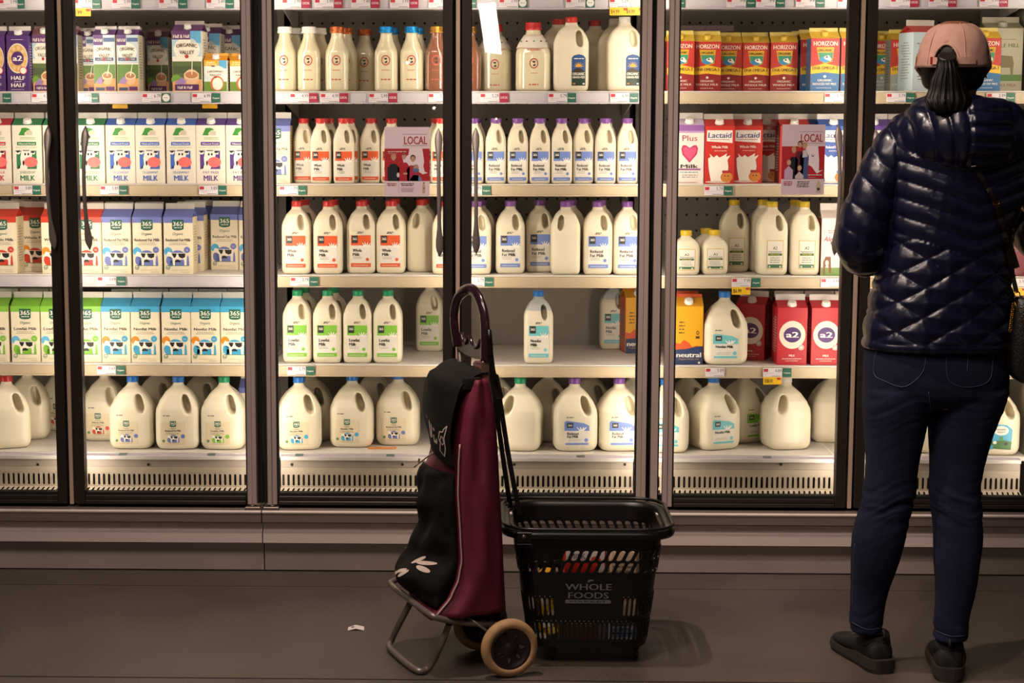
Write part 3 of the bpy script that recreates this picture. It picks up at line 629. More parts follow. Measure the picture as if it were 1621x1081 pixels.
def jlabel(title, c, W=.064, vt=.124, vb=.022, circle=True, tb=.0102):
    """sticker: coloured head with dark badge and white splash, two-line title, coloured foot"""
    a = Art(); h = W/2; H = vt-vb; NU = 8
    a.rect(-h, vb, h, vt, '#dfd8cc', 1, NU, 1); hc = vt-H*.32
    a.rect(-h, hc, h, vt, c, 2, NU, 1)
    for x0, dx, ln in ((.012, -.010, .012), (.015, -.003, .014), (.018, .004, .013), (.022, .010, .009)):
        a.poly([(x0*W/.064-.002, hc-.002), (x0*W/.064+dx*.8, hc+ln*.8), (x0*W/.064+dx*.8+.0022, hc+ln*.7), (x0*W/.064+.003, hc-.002)], '#ece6dc', 3)
    a.poly([(-h*.2, hc+.002), (h*.1, hc-.003), (h*.75, hc-.002), (h*.95, hc+.002), (h*.9, hc-.004), (-h*.1, hc-.005)], '#ece6dc', 3)
    bw = W*.30; a.rect(-h+.003, vt-H*.24, -h+.003+bw, vt-.001, DARKB, 4); a.text('365', -h+.003+bw/2, vt-H*.15, H*.08, '#e8e2d6', 5, w=bw*.7, bold=.03)
    w2 = [x for x in title.split(' ')]; l1, l2 = ('Reduced', 'Fat Milk') if title.startswith('Red') else (w2[0], w2[1])
    a.text(l1, -h+.006, hc-H*.20, tb, '#2c2822', 3, al='l', w=len(l1)*tb*.56, bold=.035); a.text(l2, -h+.006, hc-H*.33, tb, '#2c2822', 3, al='l', w=len(l2)*tb*.53, bold=.035)
    a.lines(-h+.006, h*.2, hc-H*.38, 2, .0045, .0014, '#8d8678', 3)
    if circle: a.ell(h*.66, vb+H*.24, W*.085, W*.085, c, 3)
    a.rect(-h, vb, h, vb+H*.12, c, 2, NU, 1); a.lines(-h*.85, h*.85, vb+H*.045, 1, .003, .0016, '#e6e0d4', 3)
    a.lines(-h*.5, h*.35, vt+.009, 2, .0036, .0028, '#6b665c', 1, .25)
    return a
def gal_label(title, c, x0=.0, side=1):
    """the slanting gallon sticker"""
    a = Art(); P = lambda pts: [(x0+x, y) for x, y in pts]
    a.poly(P([(-.040, .022), (.040, .022), (.040, .082), (.022, .094), (-.034, .103), (-.040, .098)]), '#dfd8cc', 1)
    a.poly(P([(-.040, .070), (.040, .070), (.040, .086), (.022, .095), (-.034, .103), (-.040, .098)]), c, 2)
    for d in (-.010, -.002, .006, .012): a.poly(P([(.012+d*.3, .069), (.012+d*1.4, .082), (.015+d*1.4, .0815), (.018+d*.3, .069)]), '#ece6dc', 3)
    a.rect(x0-.032, .080, x0-.012, .096, DARKB, 4); a.text('365', x0-.022, .085, .0065, '#e8e2d6', 5, w=.013, bold=.03)
    l1, l2 = ('Reduced', 'Fat Milk') if title.startswith('Red') else (title, None)
    a.text(l1, x0-.031, .057, .0088, '#2c2822', 3, al='l', w=.036 if l2 else .056, bold=.035)
    if l2: a.text(l2, x0-.031, .047, .0088, '#2c2822', 3, al='l', w=.036, bold=.035)
    a.lines(x0-.031, x0+.020, .041, 2, .0045, .0014, '#8d8678', 3); a.ell(x0+.030, .040, .0062, .0062, c, 3); a.rect(x0-.036, .024, x0+.038, .031, c, 2); a.lines(x0-.034, x0-.008, .112, 1, .004, .003, '#6b665c', 1, .1)
    return a
def gal_org(title, hill, sun, x0=-.012):
    a = Art(); a.rect(x0-.040, .018, x0+.040, .094, '#d8c9a8', 1, 6, 1); badge(a, x0, .086, .020, .020, 2)
    a.text('Organic', x0, .0695, .0050, BADGE, 2, w=.018, shear=.3); a.text(title, x0, .0615, .0058, '#2b2620', 2, w=.05 if len(title) > 12 else .042, bold=.03); a.lines(x0-.025, x0+.025, .0565, 2, .0038, .0013, '#8a8069', 2)
    cow(a, x0, .039, .042, hill, sun); a.ell(x0+.031, .046, .0068, .0068, hill, 2); a.ell(x0-.031, .031, .0048, .0048, '#5c7f5a', 2); a.lines(x0-.022, x0+.022, .0205, 1, .003, .0013, '#a59a80', 2)
    a.lines(x0-.032, x0-.008, .112, 1, .004, .003, '#6b665c', 1, .1); return a
# ------------------------------------------------------------------ packs: kinds
RED, PERI, LIME, SKY = '#c9402e', '#6c76b8', '#7cb83a', '#3f9fc9'
def c365(title, col, sun): return lambda: carton('milk_carton', .0935, .183, .024, .019, CREAM, col, '#d8d2c6', art365(title, col, sun), side=side_art(), sidecol='#d9c9a4')
def ccow(l1, c): return lambda: carton('milk_carton', .0937, .185, .022, .018, '#e4dccb', c, '#d3ccc2', cowcarton_art(l1, c), cap=('#e4e0d8', .0, .42, .013), side=side_art(c), sidecol='#e0d6c2')
def jh(title, c, cap, blank=False, level=None): return lambda: jug('milk_jug', 'half'+str(level), .094, .094, T_HALF, 6, H_HALF, .0026, None if blank else jlabel(title, c), cap, .2155, .0175, .0175, level)
def jq(title, c, cap): return lambda: jug('milk_jug', 'quart', .067, .067, T_QUART, 6, H_QUART, .0021, jlabel(title, c, .054, .102, .010, c != '#d8582c', .0085), cap, .190, .0175, .0165)
def jg(art, cap, blank=False): return lambda: jug('milk_jug', 'gallon', .143, .143, T_GAL, 5, H_GAL, .0034, None if blank else art(), cap, .2135, .019, .0185)
def a2half():
    w, H = .071, .175; h = w/2-.001; a = Art(); a.rect(-h, 0, h, H, '#4a2868', 1); a.ell(0, H*.60, h*.95, H*.27, '#e2d6c0', 2, 26); a.ell(0, H*.60, h*.88, H*.245, '#cfa35c', 3, 26)
    for k in range(9): a.ell(h*.66*math.cos(k*.7), H*.60+H*.19*math.sin(k*.7), h*.16, H*.04, '#dcb988', 4, 10)
    a.ell(0, H*.60, h*.58, H*.125, '#4a2868', 5, 22); a.text('a2', 0, H*.555, H*.095, '#efe8dc', 6, w=w*.40, bold=.035)
    a.ell(h*.5, H*.38, h*.36, H*.07, '#c44a44', 6); a.ell(h*.5, H*.38, h*.29, H*.056, '#e9dfd2', 7); a.text('HALF', 0, H*.215, H*.07, '#ece4da', 6, w=w*.62, bold=.04); a.text('HALF', 0, H*.085, H*.07, '#ece4da', 6, w=w*.62, bold=.04); a.lines(-h*.4, h*.4, H*.175, 1, .004, .002, '#cfc2d8', 6); a.lines(-h*.7, h*.7, H*.035, 1, .004, .0015, '#cfc2d8', 6); a.lines(-h*.7, h*.7, H*.93, 1, .004, .0018, '#cfc2d8', 6)
    return carton('half_and_half_carton', w, H, .018, .014, '#4a2868', '#4a2868', '#d6cfc6', a, cap=('#e4e0d8', 0, .5, .012), side=side_art('#cfc2d8', .15, .05), sidecol='#4a2868')
def ov(kind, w, hb, roof, fincol, hr=.019, hf=.010): return lambda: carton('half_and_half_carton', w, hb, hr, hf, '#ddd4c2', roof, fincol, ov_art(w, hb, kind), cap=('#e4e0d8', .0, .5, .011), side=side_art('#6a6558', hb*.85, w*.7), sidecol='#d8cfb8')
def hz(low, txt, k=1.0): return lambda: carton('milk_carton', .0905*k, .165*k, .022, .012, '#b8352a', '#d8b23a', '#dcc86a', horizon_art(.0905*k, .165*k, low, txt), cap=('#d8b23a', 0, .5, .011), side=side_art('#5a5a52', .14*k, .07), sidecol=low)
def lact(c, sub, red=True): return lambda: carton('milk_carton', .0945, .182, .022, .017, c, c, '#d6cfc6', lactaid_art(.0945, .182, c, sub, red), cap=('#e8e4dc', 0, .45, .013), side=side_art('#e6ddd0'), sidecol='#7d1f20' if red else c)
def plusmilk():
    w, H = .0905, .186; h = w/2-.001; a = Art(); a.rect(-h, 0, h, H, '#e2d6cc', 1); a.rect(-h, H*.90, h, H, '#8a5a9a', 2); a.rect(-h, H*.865, h, H*.90, '#b48fb8', 2)
    a.text('Plus', 0, H*.73, H*.10, '#a03038', 3, w=w*.52, bold=.0); P = [(0, .36), (.34, .50), (.40, .60), (.33, .655), (.18, .655), (0, .61), (-.18, .655), (-.33, .655), (-.40, .60), (-.34, .50)]
    a.poly([(x*h*1.5, y*H) for x, y in P], '#b8345c', 3); a.poly([(x*h*1.2, (y-.52)*H*.75+.525*H) for x, y in P], '#cf5478', 4); a.text('Milk', 0, H*.27, H*.065, '#2c2824', 3, w=w*.60, bold=.05); a.rect(-h*.8, H*.235, h*.8, H*.26, '#8a3a7a', 3)
    a.lines(-h*.7, h*.7, H*.19, 1, .005, .003, '#5aa0b0', 3); a.lines(-h*.7, h*.7, H*.14, 2, .006, .0035, '#a89a96', 3); a.lines(-h*.8, h*.8, H*.02, 1, .004, .0018, '#a04050', 3)
    return carton('milk_carton', w, H, .020, .018, '#e2d6cc', '#c9b6cc', '#d8d2cc', a, cap=('#ece8e2', 0, .45, .013), side=side_art())
def alexandre():
    w, H = .0945, .182; h = w/2-.001; a = Art(); a.rect(-h, 0, h, H, '#ddd0c8', 1); a.rect(-h, 0, h, H*.14, '#6a8a3a', 2); a.text('Alexandre', 0, H*.60, H*.085, '#a83236', 3, w=w*.86, shear=.35, bold=.02)
    a.lines(-h*.8, h*.8, H*.78, 2, .006, .0022, '#b85a5a', 3); a.lines(-h*.4, h*.8, H*.52, 2, .006, .002, '#b85a5a', 3)
    a.poly([(-h*.85, H*.02), (-h*.86, H*.24), (-h*.7, H*.33), (-h*.35, H*.33), (-h*.3, H*.05), (-h*.45, H*.04), (-h*.5, H*.18), (-h*.7, H*.16), (-h*.72, H*.02)], '#7a4a2c', 4); a.ell(-h*.6, H*.22, h*.12, H*.05, '#d8cabb', 5); a.ell(h*.5, H*.10, h*.2, H*.035, '#e8e0d0', 5)
    return carton('milk_carton', w, H, .024, .022, '#ddd0c8', '#ddd0c8', '#e0d6d0', a, side=side_art('#b85a5a'), sidecol='#a8322e')
def neutral():
    w, H = .0905, .188; h = w/2-.001; a = Art(); a.rect(-h, 0, h, H, '#dda21e', 1)
    a.poly([(-h, 0), (-h, H*.38), (-h*.65, H*.36), (-h*.35, H*.43), (0, H*.38), (h*.25, H*.30), (h*.6, H*.33), (h, H*.27), (h, 0)], '#c9542c', 2); a.poly([(-h, 0), (-h, H*.26), (-h*.2, H*.27), (h*.5, H*.31), (h, H*.32), (h, 0)], '#2c3a5e', 3)
    a.text('neutral', 0, H*.13, H*.085, '#ece6da', 4, w=w*.86, bold=.03); a.text('Organic Whole Milk', 0, H*.085, H*.026, '#c99a4a', 4, w=w*.74)
    for k, t in enumerate(('The', 'carb', 'bon', 'neg')): a.lines(-h*.75, -h*.30, H*(.72-.06*k), 1, .004, .0035, '#4a3818', 3)
    a.ell(h*.62, H*.55, h*.11, H*.035, '#4a3818', 3); a.ell(h*.62, H*.55, h*.06, H*.018, '#dda21e', 4); a.rect(h*.48, H*.45, h*.76, H*.49, '#4a3818', 3); a.ell(h*.75, H*.035, h*.08, H*.018, '#e8e2d6', 4)
    return carton('milk_carton', w, H, .026, .010, '#dda21e', '#d99a1e', '#cf5a3a', a, cap=('#e8e4dc', .0, .48, .0135), side=side_art('#4a3818', .16), sidecol='#c9542c')
def a2carton(): return carton('milk_carton', .0955, .184, .021, .019, '#b5202c', '#b5202c', '#d8d0ca', a2_art(.0955, .184), cap=('#e8e4dc', 0, .42, .0135), side=side_art('#e6c8c0'), sidecol='#a81c28')
def plaincarton(body, roof, fin_='#d8d2c6', w=.0955, hb=.183, name='milk_carton', a=None): return lambda: carton(name, w, hb, .022, .018, body, roof, fin_, a() if a else side_art('#6a6558', hb*.8), side=side_art())
def maple():
    a = Art(); w, H = .118, .20; h = w/2-.002; a.rect(-h, 0, h, H, '#c9c2a4', 1); a.text('MAPLE HILL', 0, H*.70, H*.065, '#5f6b44', 2, w=w*.8, bold=.02); a.lines(-h*.7, h*.7, H*.82, 1, .004, .002, '#7a8260', 2)
    a.poly([(-h*.45, H*.26), (-h*.5, H*.5), (-h*.65, H*.55), (-h*.6, H*.60), (-h*.3, H*.58), (h*.45, H*.56), (h*.55, H*.45), (h*.5, H*.26), (h*.4, H*.26), (h*.35, H*.38), (-h*.3, H*.38), (-h*.35, H*.26)], '#8a7a4a', 2); a.rect(-h, H*.17, h, H*.27, '#5f8a3a', 2); a.text('WHOLE MILK', 0, H*.08, H*.05, '#a86a4a', 2, w=w*.7, bold=.02)
    return carton('milk_carton', w, H, .02, .018, '#c9c2a4', '#b9b496', '#d8d2b8', a, cap=('#d8d8c8', 0, .5, .014), side=side_art())
def glassbottle(milk, capc, big=False):
    def f():
        r = empty('milk_bottle'); gm = M('glass of '+milk, milk, .07, spec=.7, var=.02, coat=.8)
        tab = [(0, .030), (.003, .036), (.008, .0375), (.11, .0375), (.125, .0365), (.145, .0290), (.160, .0225), (.172, .0190), (.180, .0180), (.186, .0200), (.190, .0200), (.192, .0185), (.196, .0185)]
        if big: tab = [(0, .046), (.004, .054), (.010, .0565), (.118, .0565), (.132, .0545), (.150, .046), (.165, .036), (.178, .0275), (.188, .0235), (.196, .0225), (.200, .0235), (.205, .0235)]
        b = MB(); rings = []; N = 40
        for i in range(N+1):
            z = tab[-1][0]*i/N; rr, = lerp_tab(tab, z); e = 3.0 if z < tab[3][0] else 2+max(0, 1-(z-tab[3][0])/.03)
            rings.append([(x, y, z) for x, y in se(rr, rr, e, 32)])
        b.loft(rings, gm); o = b.build('bottle_glass', r); fn = projector(bvh_of(o.data), off=.0004)
        a = Art(); s = 1.0; cz = .098 if not big else .088
        R1, R2 = '#b4574a', '#d9cdb4' if milk != '#8a5a44' else '#9a6a52'
        for q in range(20):
            t0, t1 = 2*PI*q/20, 2*PI*(q+1)/20; ro, ri = .0150, .0112
            a.poly([(ro*.95*math.cos(t0), cz+ro*1.1*math.sin(t0)), (ro*.95*math.cos(t1), cz+ro*1.1*math.sin(t1)), (ri*.95*math.cos(t1), cz+ri*1.1*math.sin(t1)), (ri*.95*math.cos(t0), cz+ri*1.1*math.sin(t0))], R1, 1)
        a.poly([(-.006, cz+.006), (-.002, cz+.008), (.001, cz+.006), (.003, cz+.009), (.005, cz+.004), (.001, cz+.001), (-.003, cz+.003)], '#2e2724', 2); a.poly([(-.004, cz-.006), (.002, cz-.002), (.006, cz-.003), (.004, cz-.008), (-.001, cz-.009)], '#2e2724', 2)
        a.lines(-.014, .014, cz-.032, 1, .004, .0022, R1, 1); a.lines(-.016, .016, cz-.062 if not big else .020, 1, .004, .004, R1, 1, .05)
        if big: a.lines(-.022, .022, .128, 1, .004, .003, R1, 1, .05)
        q = MB(); a.put(q, fn, .0003); q.build('print', r, fix=False)
        c = MB(); cm = M('foil cap '+capc, capc, .25, metal=.75 if not big else 0, var=.1, nscale=120, bump=.3, bscale=300) if capc != '#e2ded6' else M('white bottle cap', capc, .4)
        top = tab[-1][0]; R_ = (.0235 if not big else .026); hh = .016 if not big else .020; n = 40; rr = []
        for ro, z in ((R_*.97, -.004), (R_*1.02, -.003), (R_*1.02, .002), (R_*.96, .004), (R_*.97, hh-.003), (R_*.92, hh), (R_*.5, hh+.0008)):
            rr.append([((ro*(1-(.025 if k % 2 else 0)))*math.cos(2*PI*k/n), (ro*(1-(.025 if k % 2 else 0)))*math.sin(2*PI*k/n), top-.012+z+.004) for k in range(n)])
        c.loft(rr, cm); c.build('cap', r, ang=45)
        if big:
            k = MB(); k.lathe([(.0553, .135), (.048, .151), (.0375, .167), (.030, .178), (.0285, .178), (.036, .165), (.046, .149), (.0535, .134)], M('paper neck collar', '#d9d0c2', .6), 30, caps=False)
            for t0 in range(12):
                t = 2*PI*t0/12; rr_, zc = .0445, .157; k.tube([(rr_*math.cos(t), rr_*math.sin(t), zc), ((rr_+.0006)*math.cos(t), (rr_+.0006)*math.sin(t), zc-.0003)], .0035, ink('#3f7a52' if t0 % 2 else '#8a4a44'), 8)
            k.tube([(.0558*math.cos(2*PI*q/30), .0558*math.sin(2*PI*q/30), .1345) for q in range(30)], .0012, ink('#9a3a34'), 6, closed=True); k.build('neck_collar', r, fix=False)
        return r
    return f
def grassfed(capc):
    a = Art(); a.poly([(.002, .018), (.046, .018), (.046, .104), (.040, .112), (.024, .116), (.008, .112), (.002, .104)][::1], '#2a4f86', 1)
    a.rect(.003, .018, .045, .062, '#243a2a', 2); a.poly([(.003, .060), (.012, .070), (.022, .074), (.034, .070), (.045, .062)], '#3a2a24', 2); a.ell(.024, .076, .010, .010, '#d9a030', 3, 12, 0, 180)
    for k in range(7):
        t = PI*(k+.5)/7; a.poly([(.024+.011*math.cos(t-.12), .076+.011*math.sin(t-.12)), (.024+.018*math.cos(t), .076+.018*math.sin(t)), (.024+.011*math.cos(t+.12), .076+.011*math.sin(t+.12))][::-1], '#d9a030', 3)
    a.lines(.008, .040, .101, 1, .004, .003, '#dcd8c8', 3, .05); a.text('ORGANIC', .024, .051, .0085, '#e6e0d2', 4, w=.038, bold=.04); a.text('GRASS-FED', .024, .041, .0075, '#e6e0d2', 4, w=.038, bold=.04); a.ell(.040, .024, .0035, .0025, '#e6e0d2', 4); a.rect(.006, .023, .014, .026, '#c98a30', 4)
    return jug('milk_jug', 'half_w', .112, .094, T_HALF, 6, (.025, .166, .0095, .025, -.12, .0), .0026, a, capc, .2155, .0185, .0185)
def farmstead(small=False):
    def f():
        k = .75 if small else 1; a = Art(); W, z0, z1 = (.054, .016, .084) if small else (.052, .020, .112); x0 = 0 if small else .004
        h = W/2; H = z1-z0; a.rect(x0-h, z0, x0+h, z1, '#c9a52e', 1, 6); a.rect(x0-h+.002, z0+.002, x0+h-.002, z1-.002, '#dcd6c8', 2, 6)
        a.text('A2', x0, z0+H*.68, H*.11, '#2f4a34', 3, w=W*.26, bold=.01); a.ell(x0, z0+H*.74, W*.2, H*.13, '#3f5a40', 3, 16, 20, 160) if False else None
        a.text('Farmstead', x0, z0+H*.575, H*.07, '#2f4a34', 3, w=W*.74, bold=.02); a.rect(x0-h+.004, z0+H*.47, x0+h-.004, z0+H*.55, '#3a5a2e', 3); a.text('WHOLE MILK', x0, z0+H*.488, H*.04, '#d8c040', 4, w=W*.6, bold=.02)
        a.lines(x0-h*.7, x0+h*.7, z0+H*.38, 3, H*.075, H*.025, '#77705f', 3); a.rect(x0-h+.003, z0+.004, x0+h-.003, z0+H*.17, '#3f6a44', 3); a.ell(x0-h*.65, z0+H*.09, .0028, .0028, '#dcd6c8', 4); a.ell(x0+h*.65, z0+H*.09, .0028, .0028, '#dcd6c8', 4)
        if small: return jug('milk_bottle', 'small', .086, .070, T_SMALL, 4, None, .0024, a, '#c9a81e', .1255, .0185, .0165)
        return jug('milk_jug', 'half'+'None', .094, .094, T_HALF, 6, H_HALF, .0026, a, '#c9a81e', .2155, .0175, .0175)
    return f
def ovgal():
    a = Art(); P = [(-.044, .026), (.036, .020), (.040, .085), (.022, .100), (-.030, .104), (-.044, .090)]; a.poly(P, '#4aa0c4', 1)
    a.poly([(-.044, .026), (.036, .020), (.038, .046), (.01, .052), (-.02, .048), (-.044, .052)], '#3f6a34', 2); a.ell(.004, .082, .024, .015, '#e9e4d8', 2, 20); a.text('ORGANIC', .004, .083, .0055, '#3a3024', 3, w=.032, bold=.02); a.text('VALLEY', .004, .075, .0055, '#3a3024', 3, w=.025, bold=.02)
    a.poly([(-.044, .060), (-.024, .066), (-.026, .088), (-.036, .098), (-.044, .090)], '#b3302c', 3); a.rect(-.040, .022, -.020, .036, '#4a9ac0', 4); a.rect(0, .050, .010, .064, '#4a9a4a', 4); a.ell(-.015, .044, .006, .005, '#e6e2d8', 3); a.ell(.020, .040, .006, .005, '#2a2624', 3)
    return jug('milk_jug', 'gallon', .143, .143, T_GAL, 5, H_GAL, .0034, a, '#a8342e', .2135, .019, .0185)
ORG, PUR, AQ, PC = '#d8582c', '#6f86c4', '#6fbcc2', '#7c4a96'
CR_, CB, CG = '#c42f2e', '#1f6fc0', '#16935f'
KINDS = {
 'cW': (c365('Whole Milk', RED, '#dd8a2c'), 'red-topped whole milk carton with cow'), 'cR': (c365('Reduced Fat Milk', PERI, '#4fa8d4'), 'violet-topped reduced fat milk carton'),
 'cL': (c365('Lowfat Milk', LIME, '#5fb0d8'), 'lime-topped lowfat milk carton'), 'cN': (c365('Nonfat Milk', SKY, '#dc8a24'), 'sky-blue-topped nonfat milk carton'),
 'kR': (ccow('WHOLE', '#b8303a'), 'red pink-nosed cow carton'), 'kG': (ccow('2% REDUCED FAT', '#2c7a4a'), 'green pink-nosed cow carton'), 'kB': (ccow('1% LOWFAT', '#4066b8'), 'blue pink-nosed cow carton'), 'kP': (ccow('FAT FREE', '#5a3a86'), 'purple pink-nosed cow carton'),
 'a2h': (a2half, 'purple half and half carton'), 'ovc': (ov('cup', .070, .180, '#7a5058', '#8a6664'), 'brown-topped cream carton with coffee cup'), 'ovl': (ov('lf', .070, .178, '#5b3a72', '#d4ccc8'), 'lactose-free half and half carton'),
 'ovb': (ov('cup', .0955, .190, '#5e3566', '#c9b8b4', .022, .012), 'large half and half carton with cup'), 'ovo': (ov('or', .074, .098, '#d8922a', '#d8a040', .016, .008), 'small orange-topped cream carton'),
 'gW': (glassbottle('#d8cdac', '#e2ded6'), 'glass milk bottle with white cap'), 'gC': (glassbottle('#d8cdac', '#c8683a'), 'glass milk bottle with copper cap'), 'gB': (glassbottle('#d8cdac', '#1f86c8'), 'glass milk bottle with blue cap'), 'gG': (glassbottle('#8a5a44', '#b8863a'), 'gold-capped bottle of chocolate milk'),
 'gL': (glassbottle('#d8cdac', '#b82a2c', True), 'big glass bottle with red cap'), 'gf': (lambda: grassfed('#c42f2e'), 'grass-fed milk jug with red cap'), 'gw': (lambda: grassfed('#d9d3c8'), 'grass-fed milk jug with white cap'),
 'qW': (jq('Whole Milk', ORG, CR_), 'small whole milk jug, red cap'), 'qR': (jq('Reduced', PUR, PC), 'small reduced fat jug, purple cap'),
 'hW': (jh('Whole Milk', ORG, CR_), 'orange-label whole milk jug'), 'hWb': (jh('', '', CR_, True), 'red-capped milk jug turned label away'), 'hR': (jh('Reduced', PUR, PC), 'blue-label reduced fat milk jug'), 'hRb': (jh('', '', PC, True), 'purple-capped milk jug turned label away'),
 'hL': (jh('Lowfat Milk', '#7cba3c', CG), 'green-label lowfat milk jug'), 'hN': (jh('Nonfat Milk', AQ, CB, False, .172), 'aqua-label nonfat milk jug'),
 'goR': (jg(lambda: gal_org('Reduced Fat Milk', PERI, '#4fa8d4'), CB), 'organic reduced fat gallon jug'), 'goL': (jg(lambda: gal_org('Lowfat Milk', LIME, '#5fb0d8'), CG), 'organic lowfat gallon with green cap'), 'goW': (jg(lambda: gal_org('Whole Milk', RED, '#dd8a2c'), CR_), 'organic whole milk gallon jug'), 'goN': (jg(lambda: gal_org('Nonfat Milk', SKY, '#dc8a24'), CB), 'organic nonfat gallon jug'),
 'gbR': (jg(None, CR_, True), 'unlabelled-side gallon jug, red cap'), 'gbG': (jg(None, CG, True), 'unlabelled-side gallon jug, green cap'), 'gbW': (jg(None, '#d9d3c8', True), 'unlabelled-side gallon jug, white cap'),
 'gR': (jg(lambda: gal_label('Reduced', PUR), PC), 'reduced fat gallon, blue slanted sticker'), 'gN': (jg(lambda: gal_label('Nonfat Milk', AQ, -.004), CB), 'nonfat gallon, aqua slanted sticker'), 'gLo': (jg(lambda: gal_label('Lowfat Milk', '#7cba3c'), CG), 'lowfat gallon, green sticker'), 'gOV': (ovgal, 'gallon with farm-scene label'),
 'zR': (hz('#8f2424', ('ORGANIC', 'WHOLE MILK'), .95), 'red and yellow organic milk carton'), 'zB': (hz('#2f6a9a', ('ORGANIC', 'REDUCED FAT MILK')), 'red, yellow and blue milk carton'), 'zG': (hz('#9aa39a', ('ORGANIC', 'LOWFAT MILK')), 'red, yellow and grey milk carton'),
 'plus': (plusmilk, 'heart-marked milk carton'), 'lR': (lact('#bf3026', 'Whole Milk'), 'red lactose-free milk carton'), 'lB': (lact('#2a4f9c', 'Reduced Fat Milk', False), 'blue lactose-free milk carton'), 'lP': (lact('#5c3f8c', 'Fat Free Milk', False), 'purple lactose-free milk carton'),
 'f': (farmstead(), 'yellow-capped farmstead milk jug'), 'fs': (farmstead(True), 'short yellow-capped milk bottle'), 'alex': (alexandre, 'white carton with brown cow'), 'neu': (neutral, 'yellow carton with orange mountains'), 'a2': (a2carton, 'red carton with purple oval'), 'map': (maple, 'pale green grass-fed milk carton'),
 'dk': (plaincarton('#7a2a36', '#7a2a36'), 'dark red milk carton'), 'bl': (plaincarton('#b9c9cc', '#b9403a'), 'pale blue red-topped carton'), 'pk': (plaincarton('#6a4a52', '#8a7078', '#9a868a'), 'dim plum-coloured carton'),
}
DEPTHS = {'g': .15, 'h': .094}
def kdepth(k):
    if k in ('gW', 'gC', 'gB', 'gG'): return .075
    if k == 'gL': return .113
    if k in ('gf', 'gw', 'f') or k[0] == 'h': return .094
    if k == 'fs': return .07
    if k[0] == 'q': return .067
    if k == 'map': return .118
    if k[0] == 'g': return .143
    if k in ('a2h', 'ovc', 'ovl'): return .071
    if k in ('cW', 'cR', 'cL', 'cN', 'kR', 'kG', 'kB', 'kP'): return .0937
    if k[0] == 'z': return .0905 if k != 'zR' else .086
    if k in ('plus', 'neu'): return .0905
    if k == 'ovo': return .074
    return .0955
PACKS = []
def put(case, row, items):
    for it in items:
        k, px, dep = it[0], it[1], it[2] if len(it) > 2 else 0; rz = it[3] if len(it) > 3 else random.uniform(-1.5, 1.5); back = it[4] if len(it) > 4 else (dep > .04)
        PACKS.append([case, row, k, px, dep, rz, back])
put('L', 1, [('a2h', -10), ('a2h', 28), ('ovc', 68, .03), ('ovc', 106, .04), ('ovl', 138, .07), ('ovl', 165), ('ovl', 202), ('ovb', 297, 0, -3), ('ovo', 340), ('ovo', 382, .02), ('ovl', 168, .075), ('ovl', 204, .075), ('ovc', 250, .20), ('ovb', 326, .15), ('ovo', 352, .085), ('ovc', 30, .09), ('ovb', 362, .28)])
put('L', 2, [('kR', -6), ('kG', 42), ('kG', 91), ('kG', 142.5), ('kB', 189.5), ('kB', 237), ('kB', 285), ('kP', 333.5), ('kP', 381)]+[(k, x, .105) for k, x in (('kG', 50), ('kB', 195), ('kB', 243), ('kB', 290), ('kP', 336), ('kP', 380))])
put('L', 3, [('cW', 3), ('cW', 30, .05, -28), ('cW', 56, .10), ('cW', 88.5), ('cW', 138), ('cR', 184.5), ('cR', 232.5), ('cR', 282), ('cR', 300, .11, 0), ('cR', 312, .22, 0), ('cR', 356, .17), ('cR', 398, .15), ('cW', 138, .105), ('cR', 186, .105), ('cR', 234, .105), ('cW', 12, .16)])
put('L', 4, [('cL', -9), ('cL', 40), ('cL', 87), ('cL', 136.5), ('cN', 182.5), ('cN', 230), ('cN', 278), ('cN', 325), ('cN', 372)]+[(k, x, .105) for k, x in (('cL', 2), ('cL', 50), ('cL', 97), ('cN', 195), ('cN', 241), ('cN', 288), ('cN', 331), ('cN', 375))])
put('L', 5, [('gbR', 2, 0, 20), ('gbW', 36, .14, 10), ('goW', 95, .34), ('goW', 160, .13), ('goR', 204, .005, 2), ('goR', 277, .0, 4), ('goL', 349, .0, 0), ('cR', 401, .01), ('gbW', 245, .24, 0), ('gbW', 315, .24, 0)])
put('M', 1, [('gW', 449), ('gW', 487.5), ('gC', 532), ('gC', 576, .08), ('gB', 610.5), ('gB', 651), ('gG', 691), ('gL', 783), ('gL', 845), ('gf', 905, 0, -2), ('gf', 943, .11), ('gw', 990, 0, 0), ('gW', 465, .085), ('gW', 504, .085), ('gC', 547, .085), ('gB', 620, .085), ('gB', 660, .085), ('gG', 742.5, .01), ('gf', 884, .105), ('gw', 974, .10)])
put('M', 2, [('cR', 436, .02, 0), ('qW', 478, .06), ('qW', 507), ('qW', 543, 0, 3), ('qW', 584, .06), ('qW', 618, .05), ('qW', 698), ('qR', 749), ('qR', 785, 0), ('qR', 820), ('qR', 855), ('qR', 889), ('qR', 924, .012), ('qR', 959, -.003), ('qR', 994)]+[('qW', 519, .075), ('qW', 553, .075), ('qW', 690, .075), ('qR', 754, .075), ('qR', 928, .085), ('qR', 962, .075), ('qW', 588, .135)])
put('M', 3, [('hW', 468), ('hW', 518), ('hW', 571, .03), ('hW', 617, .03), ('hWb', 663, .02, 180), ('hW', 707), ('hR', 753), ('hR', 808, .03), ('hR', 855, .05), ('hRb', 896, -.004, 180), ('hR', 947, .0), ('hR', 992), ('hW', 480, .10), ('hW', 528, .10), ('hW', 576, .13), ('hW', 623, .13), ('hWb', 671, .12, 180), ('hR', 762, .10), ('hRb', 905, .10, 180), ('hR', 952, .10)])
put('M', 4, [('hL', 469), ('hL', 517), ('hL', 565.5), ('hL', 613), ('hL', 480, .10), ('hL', 527, .10), ('hL', 680, .30), ('hN', 853, 0, 0), ('hN', 972, .34), ('neu', 1008, .28, 8)])
